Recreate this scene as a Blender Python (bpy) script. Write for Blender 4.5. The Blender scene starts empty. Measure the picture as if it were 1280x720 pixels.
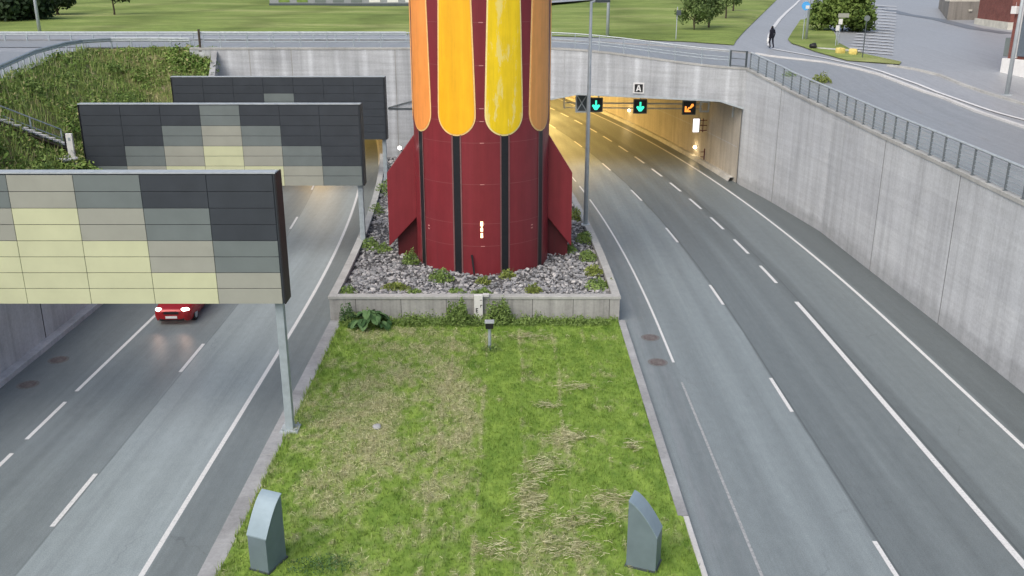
import bpy, bmesh, math, random
from mathutils import Vector, noise, Matrix
R = math.radians
random.seed(11)
scene = bpy.context.scene
COL = scene.collection

# ------------------------------------------------------------------ helpers
def link(o, parent=None):
    COL.objects.link(o)
    if parent is not None: o.parent = parent
    return o
def tag(o, label=None, cat=None, group=None, kind=None):
    if label: o['label'] = label
    if cat: o['category'] = cat
    if group: o['group'] = group
    if kind: o['kind'] = kind
    return o
def empty(name, loc=(0, 0, 0), rz=0):
    o = bpy.data.objects.new(name, None); o.empty_display_size = .3
    o.location = loc; o.rotation_euler = (0, 0, rz)
    return link(o)
class MB:
    def __init__(s): s.v = []; s.f = []; s.at = {}; s.mi = []
    def vert(s, p): s.v.append(tuple(p)); return len(s.v) - 1
    def face(s, *pts):
        i0 = len(s.v); s.v.extend(tuple(p) for p in pts); s.f.append(tuple(range(i0, i0 + len(pts))))
    def box(s, x0, x1, y0, y1, z0, z1, M=None):
        i = len(s.v)
        P = [(x0,y0,z0),(x1,y0,z0),(x1,y1,z0),(x0,y1,z0),(x0,y0,z1),(x1,y0,z1),(x1,y1,z1),(x0,y1,z1)]
        if M is not None: P = [tuple(M @ Vector(p)) for p in P]
        s.v += P
        s.f += [(i,i+3,i+2,i+1),(i+4,i+5,i+6,i+7),(i,i+1,i+5,i+4),(i+1,i+2,i+6,i+5),(i+2,i+3,i+7,i+6),(i+3,i,i+4,i+7)]
    def grid(s, fn, us, vs, flip=False):
        i = len(s.v); n = len(vs)
        for u in us:
            for v in vs: s.v.append(tuple(fn(u, v)))
        for a in range(len(us)-1):
            for b in range(n-1):
                q = (i+a*n+b, i+(a+1)*n+b, i+(a+1)*n+b+1, i+a*n+b+1)
                s.f.append(q[::-1] if flip else q)
    def tube(s, pts, rad, n=8, cap=True):
        pts = [Vector(p) for p in pts]
        if not isinstance(rad, (list, tuple)): rad = [rad]*len(pts)
        i = len(s.v)
        for k, p in enumerate(pts):
            d = (pts[min(k+1, len(pts)-1)] - pts[max(k-1, 0)]).normalized()
            a = d.cross(Vector((0,0,1)))
            if a.length < .05: a = d.cross(Vector((0,1,0)))
            a.normalize(); b = d.cross(a)
            for j in range(n):
                t = 2*math.pi*j/n
                s.v.append(tuple(p + (a*math.cos(t) + b*math.sin(t))*rad[k]))
        for k in range(len(pts)-1):
            for j in range(n):
                s.f.append((i+k*n+j, i+k*n+(j+1) % n, i+(k+1)*n+(j+1) % n, i+(k+1)*n+j))
        if cap:
            s.f.append(tuple(i+j for j in range(n))[::-1])
            s.f.append(tuple(i+(len(pts)-1)*n+j for j in range(n)))
    def prism(s, poly, h, M):     # poly in local xy, extruded along local z by h
        n = len(poly); i = len(s.v)
        for z in (0, h):
            for p in poly: s.v.append(tuple(M @ Vector((p[0], p[1], z))))
        s.f.append(tuple(i+k for k in range(n))[::-1]); s.f.append(tuple(i+n+k for k in range(n)))
        for k in range(n): s.f.append((i+k, i+(k+1) % n, i+n+(k+1) % n, i+n+k))
    def build(s, name, mat, parent=None, smooth=False, bevel=0, attrs=None):
        me = bpy.data.meshes.new(name); me.from_pydata(s.v, [], s.f)
        for m in (mat if isinstance(mat, (list, tuple)) else [mat]): me.materials.append(m)
        if s.mi: me.polygons.foreach_set('material_index', s.mi)
        for k, vals in (attrs or {}).items():
            a = me.attributes.new(k, 'FLOAT', 'POINT'); a.data.foreach_set('value', vals)
        bm = bmesh.new(); bm.from_mesh(me)
        if not attrs and len(s.f) < 4000: bmesh.ops.recalc_face_normals(bm, faces=bm.faces)
        bm.to_mesh(me); bm.free()
        if smooth: me.polygons.foreach_set('use_smooth', [True]*len(me.polygons))
        me.update()
        o = bpy.data.objects.new(name, me)
        if bevel:
            b = o.modifiers.new('bevel', 'BEVEL'); b.width = bevel; b.segments = 2; b.limit_method = 'ANGLE'
        return link(o, parent)
def copy_tree(o, parent=None):
    c = o.copy(); link(c, parent)
    if parent is not None: c.matrix_parent_inverse = o.matrix_parent_inverse.copy()
    for ch in list(o.children): copy_tree(ch, c)
    return c
def frange(a, b, st):
    n = max(1, int(round((b-a)/st))); return [a + (b-a)*i/n for i in range(n+1)]
def lerp(x, xs, ys):
    if x <= xs[0]: return ys[0]
    for i in range(len(xs)-1):
        if x <= xs[i+1]:
            t = (x-xs[i])/(xs[i+1]-xs[i]); return ys[i] + t*(ys[i+1]-ys[i])
    return ys[-1]

# ------------------------------------------------------------------ materials
class NT:
    def __init__(s, name):
        s.m = bpy.data.materials.new(name); s.m.use_nodes = True
        s.t = s.m.node_tree; s.b = s.t.nodes['Principled BSDF']; s.co = None
    def n(s, typ, **kw):
        x = s.t.nodes.new(typ)
        for k, v in kw.items(): setattr(x, k, v)
        return x
    def l(s, a, b): s.t.links.new(a, b)
    def coord(s, kind='Object', scale=(1, 1, 1)):
        c = s.n('ShaderNodeTexCoord'); m = s.n('ShaderNodeMapping'); m.inputs['Scale'].default_value = scale
        if kind == 'World':
            g = s.n('ShaderNodeNewGeometry'); s.l(g.outputs['Position'], m.inputs[0])
        else: s.l(c.outputs[kind], m.inputs[0])
        return m.outputs[0]
    def noise(s, scale, detail=4, kind='Object', sc=(1, 1, 1), rough=.55):
        x = s.n('ShaderNodeTexNoise'); x.inputs['Scale'].default_value = scale
        x.inputs['Detail'].default_value = detail; x.inputs['Roughness'].default_value = rough
        s.l(s.coord(kind, sc), x.inputs['Vector']); return x.outputs['Fac']
    def ramp(s, fac, stops, interp='LINEAR'):
        r = s.n('ShaderNodeValToRGB'); e = r.color_ramp.elements; r.color_ramp.interpolation = interp
        while len(e) < len(stops): e.new(.5)
        for i, (p, c) in enumerate(stops):
            e[i].position = p
            e[i].color = (c, c, c, 1) if isinstance(c, (int, float)) else tuple(c)[:3] + (1,)
        s.l(fac, r.inputs[0]); return r.outputs[0]
    def mix(s, fac, a, b, mode='MIX'):
        x = s.n('ShaderNodeMix', data_type='RGBA', blend_type=mode)
        for v, i in ((fac, 0), (a, 6), (b, 7)):
            if hasattr(v, 'links'): s.l(v, x.inputs[i])
            elif i == 0: x.inputs[0].default_value = v
            else: x.inputs[i].default_value = (v, v, v, 1) if isinstance(v, (int, float)) else tuple(v)[:3] + (1,)
        return x.outputs[2]
    def math(s, op, a, b=None):
        x = s.n('ShaderNodeMath', operation=op)
        for v, i in ((a, 0), (b, 1)):
            if v is None: continue
            if hasattr(v, 'links'): s.l(v, x.inputs[i])
            else: x.inputs[i].default_value = v
        return x.outputs[0]
    def attr(s, name):
        x = s.n('ShaderNodeAttribute'); x.attribute_name = name; return x.outputs['Fac']
    def color(s, c):
        if hasattr(c, 'links'): s.l(c, s.b.inputs['Base Color'])
        else: s.b.inputs['Base Color'].default_value = tuple(c)[:3] + (1,)
    def bump(s, h, strength=.3, dist=.02):
        x = s.n('ShaderNodeBump'); x.inputs['Strength'].default_value = strength; x.inputs['Distance'].default_value = dist
        s.l(h, x.inputs['Height']); s.l(x.outputs[0], s.b.inputs['Normal'])
    def set(s, rough=.6, metal=0, spec=.5):
        s.b.inputs['Roughness'].default_value = rough; s.b.inputs['Metallic'].default_value = metal
        s.b.inputs['Specular IOR Level'].default_value = spec; return s.m

def plain(name, c, rough=.5, metal=0, var=.12, scale=6, spec=.4):
    k = NT(name); f = k.noise(scale, 5)
    lo = tuple(x*(1-var) for x in c); hi = tuple(min(1, x*(1+var)) for x in c)
    k.color(k.ramp(f, [(.3, lo), (.7, hi)])); return k.set(rough, metal, spec)
def emis(name, c, strength, base=None):
    k = NT(name); k.color(base or c); k.b.inputs['Emission Color'].default_value = tuple(c) + (1,)
    f = k.noise(3, 2); k.l(k.math('MULTIPLY', k.ramp(f, [(0, .9), (1, 1)]), strength), k.b.inputs['Emission Strength'])
    return k.set(.4)
def concrete(name, c, stain=.35, streak=.3, kind='World', boards=0., joint=None):
    k = NT(name)
    big = k.ramp(k.noise(.35, 6, kind, rough=.65), [(.3, 1-stain), (.7, 1+stain*.25)])
    st = k.ramp(k.noise(1.0, 5, kind, (1.6, 1.6, .07), .7), [(.32, 1-streak), (.5, 1), (.66, 1+streak*.45)])
    fine = k.ramp(k.noise(9, 6, kind, (1, 1, 1), .7), [(.25, .86), (.75, 1.12)])
    grain = k.ramp(k.noise(60, 2, kind), [(.2, .9), (.8, 1.08)])
    x = k.mix(1, k.mix(1, big, st, 'MULTIPLY'), k.mix(1, fine, grain, 'MULTIPLY'), 'MULTIPLY')
    if boards:
        w = k.ramp(k.noise(1.0, 3, kind, (.25, .25, 4.5), .6), [(.35, 1-boards), (.65, 1+boards*.4)])
        x = k.mix(1, x, w, 'MULTIPLY')
    if boards:     # faint formwork panels, grime along the foot
        gg = k.n('ShaderNodeNewGeometry'); ss = k.n('ShaderNodeSeparateXYZ'); k.l(gg.outputs['Position'], ss.inputs[0]); cc = k.n('ShaderNodeCombineXYZ')
        k.l(k.math('ADD', ss.outputs[0], ss.outputs[1]), cc.inputs[0]); k.l(ss.outputs[2], cc.inputs[1])
        bt = k.n('ShaderNodeTexBrick'); bt.inputs['Scale'].default_value = 1; bt.inputs['Brick Width'].default_value = 2.7; bt.inputs['Row Height'].default_value = 1.35; bt.inputs['Mortar Size'].default_value = .012; bt.offset = 0
        bt.inputs['Color1'].default_value = (.92, .92, .93, 1); bt.inputs['Color2'].default_value = (1.05, 1.05, 1.04, 1); bt.inputs['Mortar'].default_value = (.88, .88, .88, 1); k.l(cc.outputs[0], bt.inputs['Vector'])
        x = k.mix(.55, x, k.mix(1, x, bt.outputs['Color'], 'MULTIPLY'))
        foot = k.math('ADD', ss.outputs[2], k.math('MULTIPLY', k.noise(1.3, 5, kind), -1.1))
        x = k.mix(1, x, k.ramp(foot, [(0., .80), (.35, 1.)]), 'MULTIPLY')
        blot = k.ramp(k.noise(.55, 7, kind, (1, 1, .5), .75), [(.60, 1.), (.72, .88)])
        x = k.mix(1, x, blot, 'MULTIPLY')
    if joint:      # pale lime runs under each railing post
        g = k.n('ShaderNodeNewGeometry'); sx = k.n('ShaderNodeSeparateXYZ'); k.l(g.outputs['Position'], sx.inputs[0])
        wob = k.math('MULTIPLY', k.math('SUBTRACT', k.noise(.8, 3, kind, (1, 1, .4)), .5), .5)
        q = k.math('ABSOLUTE', k.math('SUBTRACT', k.math('FRACT', k.math('DIVIDE', k.math('ADD', sx.outputs[0], wob), joint)), .5))
        x = k.mix(1, x, k.ramp(q, [(.03, 1.22), (.13, 1.0)]), 'MULTIPLY')
    k.color(k.mix(1, x, c, 'MULTIPLY')); k.bump(k.noise(14, 6, kind), .35, .02)
    return k.set(.85, 0, .25)

M = {}
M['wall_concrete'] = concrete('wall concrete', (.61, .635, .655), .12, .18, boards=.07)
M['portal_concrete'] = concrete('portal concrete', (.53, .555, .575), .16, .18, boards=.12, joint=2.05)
M['dark_concrete'] = concrete('dark stained concrete', (.56, .57, .58), .26, .2)
M['plinth'] = concrete('plinth concrete', (.44, .44, .42), .35, .34)
M['coping'] = concrete('pale coping concrete', (.50, .505, .48), .25, .15)
M['kerb'] = concrete('kerb concrete', (.42, .43, .435), .4, .12)
M['pale_kerb'] = concrete('pale kerb', (.68, .68, .66), .15, .05)
M['tunnel'] = concrete('tunnel lining', (.50, .47, .41), .2, .2)
M['joint_grey'] = plain('grey joint filler', (.24, .245, .25), .9)
M['rail_grey'] = plain('grey railing steel', (.17, .195, .21), .5, .2)
M['joint'] = plain('joint', (.07, .07, .07), .9)
M['galv'] = plain('galvanised steel', (.37, .43, .46), .5, .1, .12, 4)
M['galv_light'] = plain('pale galvanised steel', (.48, .53, .55), .5, .2, .1, 4)
M['dark_steel'] = plain('dark steel', (.10, .12, .13), .5, .4)
M['black'] = plain('black paint', (.018, .018, .02), .5)
M['white'] = plain('white paint', (.78, .78, .76), .45, 0, .06)
M['panel_dark'] = plain('charcoal panel', (.050, .059, .070), .5, 0, .10, 1.2, .3)
M['panel_slate'] = plain('slate panel', (.175, .206, .202), .5, 0, .07, 1.2, .3)
M['panel_beige'] = plain('beige panel', (.36, .37, .315), .5, 0, .06, 1.2, .3)
M['panel_cream'] = plain('cream panel', (.60, .625, .40), .5, 0, .05, 1.2, .3)
M['box_grey'] = plain('grey green painted steel', (.175, .232, .262), .42, .1, .1, 2)
M['box_top'] = plain('pale grey painted steel', (.28, .37, .42), .38, .1, .1, 2)

def asphalt(name, base, stops=None, lo=-20., hi=20.):
    k = NT(name)
    g1 = k.ramp(k.noise(30, 3, 'World', rough=.8), [(.2, .62), (.8, 1.38)])
    g2 = k.ramp(k.noise(.9, 7, 'World', (4, .05, 1), .75), [(.3, .89), (.7, 1.10)])
    g3 = k.ramp(k.noise(3.5, 6, 'World', (1, .5, 1), .75), [(.25, .88), (.75, 1.10)])
    x = k.mix(1, k.mix(1, g1, g2, 'MULTIPLY'), g3, 'MULTIPLY')
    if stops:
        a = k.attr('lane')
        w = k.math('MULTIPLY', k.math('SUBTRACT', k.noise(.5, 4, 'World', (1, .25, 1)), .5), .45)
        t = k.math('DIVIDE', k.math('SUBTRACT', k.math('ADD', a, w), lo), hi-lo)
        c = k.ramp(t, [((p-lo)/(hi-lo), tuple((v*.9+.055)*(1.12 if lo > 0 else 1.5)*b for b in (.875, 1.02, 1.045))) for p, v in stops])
        # narrow tar seams along the lane joints
        x = k.mix(1, x, c, 'MULTIPLY')
        for sx_ in ((9.99, 13.58) if lo > 0 else (-12.78,)):       # open joint between paving lanes
            dd = k.math('ABSOLUTE', k.math('SUBTRACT', k.math('ADD', a, k.math('MULTIPLY', w, .12)), sx_))
            x = k.mix(1, x, k.ramp(dd, [(.012, .70), (.05, 1.)]), 'MULTIPLY')
        vo = k.n('ShaderNodeTexVoronoi', feature='DISTANCE_TO_EDGE'); vo.inputs['Scale'].default_value = .22
        wv = k.n('ShaderNodeTexNoise'); wv.inputs['Scale'].default_value = 1.1; wv.inputs['Detail'].default_value = 5
        g0 = k.n('ShaderNodeNewGeometry'); k.l(g0.outputs['Position'], wv.inputs['Vector'])
        mv = k.n('ShaderNodeVectorMath', operation='MULTIPLY_ADD'); k.l(wv.outputs['Color'], mv.inputs[0]); mv.inputs[1].default_value = (1.6, 1.6, 0); k.l(g0.outputs['Position'], mv.inputs[2]); k.l(mv.outputs[0], vo.inputs['Vector'])
        crk = k.ramp(vo.outputs['Distance'], [(.0015, 1.), (.006, 0.)]); mask = k.ramp(k.noise(.17, 3, 'World'), [(.54, 0.), (.66, .28)])
        x = k.mix(k.math('MULTIPLY', crk, mask), x, (.05, .052, .055))
        x = k.mix(1, x, k.ramp(k.noise(.6, 6, 'World', (1.4, .35, 1), .75), [(.62, 1.), (.74, .84)]), 'MULTIPLY')
        if lo > 0:     # pale residue in the gutter beside the lawn
            gm = k.ramp(k.math('DIVIDE', k.math('SUBTRACT', k.math('ADD', a, w), 4), 15), [(.075, 0.), (.095, .55), (.115, .1), (.135, .35), (.155, 0.)])
            x = k.mix(k.math('MULTIPLY', gm, k.ramp(k.noise(1.3, 6, 'World', (2, .25, 1), .8), [(.42, 0.), (.62, 1.)])), x, (.30, .32, .335))
        k.color(x)
    else:
        k.color(k.mix(1, x, base, 'MULTIPLY'))
    k.bump(k.noise(120, 3, 'World'), .25, .01)
    return k.set(.46, 0, .45)
M['road_right'] = asphalt('right road asphalt', None, [
    (4.6, .14), (5.2, .205), (5.75, .15), (6.25, .165), (6.6, .20), (7.35, .178), (8.1, .235), (8.9, .19), (9.45, .235), (9.86, .215), (9.93, .125),
    (10.5, .132), (11.1, .118), (11.7, .16), (12.3, .12), (13.0, .145), (13.45, .10), (13.9, .105), (14.2, .16), (15.2, .145), (16.3, .165), (16.85, .15), (17.0, .085), (17.8, .095), (18.5, .082)], 4, 19)
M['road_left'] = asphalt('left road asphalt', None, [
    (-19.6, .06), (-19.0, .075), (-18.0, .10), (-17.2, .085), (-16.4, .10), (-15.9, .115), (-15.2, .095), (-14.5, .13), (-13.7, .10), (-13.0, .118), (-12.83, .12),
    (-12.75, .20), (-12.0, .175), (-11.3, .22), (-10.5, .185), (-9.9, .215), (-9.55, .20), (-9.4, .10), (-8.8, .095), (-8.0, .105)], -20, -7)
M['street'] = asphalt('street asphalt', (.30, .318, .33))
M['plaza'] = asphalt('pale asphalt', (.36, .375, .388))
M['patch'] = asphalt('dark asphalt patch', (.19, .205, .225))

def marking():
    k = NT('worn road paint')
    f = k.noise(14, 6, 'World', rough=.75)
    k.color(k.ramp(f, [(.28, (.30, .31, .32)), (.45, (.70, .71, .70)), (.8, (.82, .82, .80))]))
    return k.set(.6, 0, .3)
M['paint'] = marking()
def faded():
    k = NT('faded road paint'); f = k.noise(9, 6, 'World', rough=.8)
    k.color(k.ramp(f, [(.35, (.21, .23, .24)), (.62, (.46, .47, .47))])); return k.set(.65)
M['faded'] = faded()

def foliage(name, dark, light, scale=1.2, dry=None, rndamt=.5):
    k = NT(name); f = k.ramp(k.noise(scale, 4, 'World', rough=.7), [(.3, 0.), (.7, 1.)])
    g = k.n('ShaderNodeNewGeometry'); rnd = g.outputs['Random Per Island']
    t = k.math('ADD', k.math('MULTIPLY', f, 1-rndamt), k.math('MULTIPLY', rnd, rndamt))
    c = k.mix(t, dark, light)
    if dry: c = k.mix(k.ramp(rnd, [(.80, 0.), (.95, 1.)]), c, dry)
    k.color(c)
    k.b.inputs['Subsurface Weight'].default_value = 0
    return k.set(.65, 0, .2)
M['leaf'] = foliage('tree leaves', (.040, .085, .016), (.19, .26, .06), .8)
M['leaf_dark'] = foliage('dark tree leaves', (.014, .030, .014), (.04, .07, .026))
M['leaf_park'] = foliage('park tree leaves', (.06, .11, .03), (.19, .26, .09))
M['weed'] = foliage('weed leaves', (.085, .155, .035), (.29, .40, .12))
M['weed_yellow'] = foliage('yellow green weed leaves', (.13, .18, .035), (.33, .38, .11))
M['weed_dark'] = foliage('dark broad leaves', (.03, .085, .026), (.15, .26, .10), 3., rndamt=.8)
M['bank'] = foliage('embankment plants', (.075, .155, .03), (.31, .43, .11), .45, (.45, .42, .20), .35)
M['bank_grass'] = foliage('tall bank grass', (.13, .22, .045), (.36, .46, .14), .35, (.52, .47, .26), .35)
M['bark'] = plain('bark', (.07, .055, .04), .9, 0, .4, 12)

def lawn_mat(name, island):
    k = NT(name)
    d = k.attr('dry')
    n1 = k.noise(2.2, 6, 'World', (1, .6, 1), .7); n2 = k.noise(22, 4, 'World', rough=.8)
    if island:
        g = k.n('ShaderNodeNewGeometry'); r = g.outputs['Random Per Island']
    else: r = n2
    green = k.mix(k.ramp(n1, [(.3, 0.), (.7, 1.)]), (.115, .215, .034), (.285, .41, .08))
    straw = k.mix(r, (.30, .29, .13), (.66, .63, .40))
    c = k.mix(k.ramp(d, [(.15, 0.), (.85, .9)]), green, straw)
    c = k.mix(1, c, k.ramp(r, [(0, .72), (1, 1.35)]), 'MULTIPLY')
    k.color(c); k.bump(n2, .6, .04)
    return k.set(.75, 0, .15)
M['lawn'] = lawn_mat('lawn soil', False)
M['blade'] = lawn_mat('grass blades', True)
def park_mat():
    k = NT('park lawn grass')
    n1 = k.noise(.12, 6, 'World', (.35, 1, 1), .65); n2 = k.noise(.9, 6, 'World', (.5, 1.2, 1), .75); n3 = k.noise(9, 3, 'World')
    c = k.ramp(n1, [(.32, (.16, .225, .06)), (.5, (.235, .305, .085)), (.68, (.35, .38, .15))])
    c = k.mix(1, c, k.ramp(n2, [(.3, .72), (.7, 1.22)]), 'MULTIPLY'); c = k.mix(1, c, k.ramp(n3, [(.2, .75), (.8, 1.2)]), 'MULTIPLY')
    # mowing stripes
    w = k.n('ShaderNodeTexWave'); w.inputs['Scale'].default_value = .09; w.inputs['Distortion'].default_value = 3.5; w.inputs['Detail'].default_value = 2
    w.inputs['Detail Scale'].default_value = .6
    k.l(k.coord('World', (.25, 1, 1)), w.inputs['Vector'])
    c = k.mix(1, c, k.ramp(w.outputs['Fac'], [(.0, .82), (.25, 1.), (1, 1.08)]), 'MULTIPLY')
    k.color(c); k.bump(n3, .5, .08); return k.set(.85, 0, .1)
M['park'] = park_mat()
def soil():
    k = NT('weedy soil'); n = k.noise(1.1, 7, 'World', rough=.75)
    k.color(k.ramp(n, [(.3, (.08, .11, .03)), (.5, (.15, .17, .06)), (.6, (.22, .20, .10)), (.72, (.34, .30, .24))])); k.bump(k.noise(5, 6, 'World'), .8, .15)
    return k.set(.95, 0, .1)
M['soil'] = soil()
def stone():
    k = NT('crushed grey stone'); g = k.n('ShaderNodeNewGeometry')
    c = k.ramp(g.outputs['Random Per Island'], [(0, (.16, .165, .17)), (.5, (.33, .335, .34)), (.85, (.45, .445, .44)), (1, (.60, .59, .57))])
    c = k.mix(1, c, k.ramp(k.noise(20, 4, 'World'), [(.2, .75), (.8, 1.2)]), 'MULTIPLY')
    k.color(c); return k.set(.85, 0, .25)
M['stone'] = stone()
M['gravel_bed'] = plain('dark gravel bed', (.10, .10, .10), .95, 0, .5, 9)
def shaftmat(name, c, fade=0., rough=.38, chip=None, thr=.62):
    k = NT(name)
    st = k.ramp(k.noise(1.2, 6, 'Object', (2.2, 2.2, .12), .7), [(.3, .86), (.7, 1.1)])
    fi = k.ramp(k.noise(2.0, 5, 'Object', (1, 1, .6), .6), [(.3, .93), (.7, 1.05)])
    x = k.mix(1, k.mix(1, st, fi, 'MULTIPLY'), c, 'MULTIPLY')
    dr = k.ramp(k.noise(1.0, 6, 'Object', (5, 5, .16), .75), [(.56, 0.), (.72, .30)])
    x = k.mix(dr, x, tuple(v*.55+.02 for v in c))
    if chip:
        m = k.ramp(k.noise(1.5, 8, 'Object', (1.3, 1.3, .30), .72), [(thr, 0.), (thr+.04, fade)])
        x = k.mix(m, x, chip)
    k.color(x); k.bump(k.noise(.9, 3, 'Object', (1, 1, .5)), .06, .05); return k.set(rough, 0, .45)
M['maroon'] = shaftmat('maroon gloss paint', (.225, .028, .037))
M['maroon_dark'] = shaftmat('dark maroon paint', (.10, .014, .018), rough=.5)
M['seam_light'] = plain('pale seam clip', (.60, .26, .24), .5)
M['seam'] = plain('pale seam', (.30, .10, .10), .5)
M['stripe'] = plain('black stripe paint', (.016, .018, .022), .4)
M['p_orange'] = shaftmat('orange paint', (.98, .36, .085), .5, .4, (.95, .45, .2), .7)
M['p_amber'] = shaftmat('amber paint', (.98, .50, .015), .4, .4, (.95, .55, .10), .72)
M['p_yellow'] = shaftmat('yellow paint with faded patches', (.98, .69, .012), .6, .45, (.90, .79, .32), .56)
M['p_ochre'] = shaftmat('dull orange paint', (.90, .40, .11), .9, .45, (.92, .82, .66), .68)
M['p_edge'] = plain('pale petal edge', (.97, .62, .25), .5)
M['p_edge_yellow'] = plain('pale yellow petal edge', (.95, .78, .35), .5)

# ------------------------------------------------------------------ lie of the land
def sh(y): return max(0., y-37.5)**2/550.          # both roads bend to the left beyond y = 37.5
def zr(y): return lerp(y, [0, 33, 48, 54, 60, 67, 80, 95, 300], [6.6, 6.6, 6.88, 7.05, 7.45, 8.15, 8.75, 9.1, 11.2])
def zl(y): return lerp(y, [0, 95, 300], [9.1, 9.1, 11.2])
def T(x, y):
    a = min(1, max(0, (x-3)/13)); a = a*a*(3-2*a); return zl(y)*(1-a) + zr(y)*a
def yP(x): return 73.0 if x <= 3 else 74.29-.43*x   # foot line of the portal wall
def wallx(y): return lerp(y, [20, 31, 38.5, 54, 62, 67.1], [19.0, 18.85, 18.78, 18.42, 17.43, 16.55])
def lwallx(y): return -19.5 - sh(y) - .7*min(1, max(0, (y-60)/13))
def lwallz(y): return max(3.4, 9.12-.55*(73.3-y))
def railx(y): return lerp(y, [0, 40, 51, 62.6, 70, 74.4], [-25.2, -25.4, -27.4, -30.9, -32.2, -33])

def strip(name, x0, x1, ys, z, mat, kind='structure', nx=1):
    b = MB(); lane = []
    xs = [x0 + (x1-x0)*i/nx for i in range(nx+1)]
    b.grid(lambda u, v: (u - sh(v), v, z), xs, ys)
    for u in xs: lane += [u]*len(ys)
    return tag(b.build(name, mat, attrs={'lane': lane}), kind=kind)
YS = [-60, -20, 0, 20, 37.5] + frange(38.5, 170, 1.5)
strip('road', 4.0, 18.95, YS, 0, M['road_right'])
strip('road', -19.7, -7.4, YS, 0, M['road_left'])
strip('median_ground', -7.4, 4.0, YS, -.02, M['gravel_bed'])

# markings
def marks(spans, X0, w, mat=None, name='road_marking'):
    b = MB()
    for a, c in spans:
        ys = frange(a, c, 1.5)
        b.grid(lambda u, v: (X0 + u - sh(v), v, .005), [-w/2, w/2], ys)
    return tag(b.build(name, mat or M['paint']), kind='structure')
rd = [(8.5, 11.5), (19.0, 21.9), (29.8, 32.7), (41.0, 43.9), (51.6, 54.8), (61.9, 65.2), (72.1, 75.0)] + [(82.5+10.4*i, 85.4+10.4*i) for i in range(8)]
marks(rd, 9.88, .13)
marks([(-40, 41.4)], 13.4, .20)
marks([(44.2+5.13*i, 47.1+5.13*i) for i in range(23)], 13.28, .16)
marks([(-40, 165)], 16.72, .15)
marks([(34.2, 62.3), (63.9, 66.5), (68, 160)], 6.42, .10)
marks([(-40, 32.3)], 6.42, .085, M['faded'])
marks([(-40, 160)], -9.53, .15)
marks([(22.6+10.66*i, 25.5+10.66*i) for i in range(-2, 12)], -12.87, .14)
marks([(31.5, 160), (27.75, 30.6), (23.9, 26.8), (20, 22.9), (16, 19)], -16.12, .14)
# pale ridge of wear beside the lawn kerb
# kerbs
def kerb(name, X0, X1, ya, yb, z, mat):
    b = MB(); ys = frange(ya, yb, 2.4)
    for i in range(len(ys)-1):
        a, c = ys[i]+.006, ys[i+1]-.006
        for k in range(1):
            pass
        i0 = len(b.v)
        P = [(X0-sh(a), a), (X1-sh(a), a), (X1-sh(c), c), (X0-sh(c), c)]
        dz = random.uniform(-.006, .006)
        b.v += [(x, y, -.01) for x, y in P] + [(x, y, z+dz) for x, y in P]
        b.f += [(i0+4, i0+5, i0+6, i0+7)] + [(i0+q, i0+(q+1) % 4, i0+4+(q+1) % 4, i0+4+q) for q in range(4)]
    return tag(b.build(name, mat, bevel=.012), kind='structure')
kerb('kerb', 4.70, 5.0, 23.0, 38.7, .12, M['kerb'])
kerb('kerb', 4.85, 5.0, -10, 22.98, .12, M['pale_kerb'])
kerb('kerb', -8.04, -7.52, -10, 38.7, .10, M['kerb'])
kerb('kerb', -19.5, -19.08, -30, 72, .22, M['dark_concrete'])

# ------------------------------------------------------------------ upper ground
b = MB()
offs = list(range(0, 26)) + [30, 36, 44, 54, 70, 100, 160, 260, 420]
ys = [-80, -40, 0, 20] + frange(22, 70, 1.0) + frange(71.5, 100, 1.5) + [105, 112, 120, 130, 145, 160, 180, 210, 250, 300, 400, 700]
b.grid(lambda o, y: ((wallx(y) if y < 67.1 else 16.55) + .3 + o, y, T(wallx(y)+.3+o, y)), offs, ys)
xs = [-420, -260, -160, -100, -70, -50, -40] + frange(-36, 2, 2) + frange(3, 16.85, .6)
ds = frange(0, 30, 1.0) + [34, 40, 50, 60, 75, 95, 125, 165, 225, 320, 620]
b.grid(lambda x, d: (x, (yP(x) if x > -21.7 else 74.4) + .5 + d, T(x, yP(x)+.5+d)), xs, ds)
b.grid(lambda o, y: (railx(y)-o, y, 9.1), [0, 1, 3, 6, 10, 20, 40, 100, 400], [-80, -40, 0] + frange(20, 75, 2.5), flip=True)
tag(b.build('ground', M['plaza']), kind='structure')
# left embankment
b = MB()
def bank(u, y):
    x0, z0 = lwallx(y)-.3, lwallz(y)-.05; x1, z1 = railx(y), 9.11
    x = x0 + (x1-x0)*u; z = min(9.11, max(3.35 + 5.76*u, 9.12-.55*(74.2-y)))
    z += (noise.noise(Vector((x*.5, y*.5, 2)))*.28 + noise.noise(Vector((x*1.7, y*1.7, 5)))*.10)*math.sin(math.pi*u)
    return Vector((x, y, z))
b.grid(bank, frange(0, 1, .04), [-60, -20, 0, 15] + frange(20, 74.4, .6))
tag(b.build('embankment', M['soil'], smooth=True), kind='structure')

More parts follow.
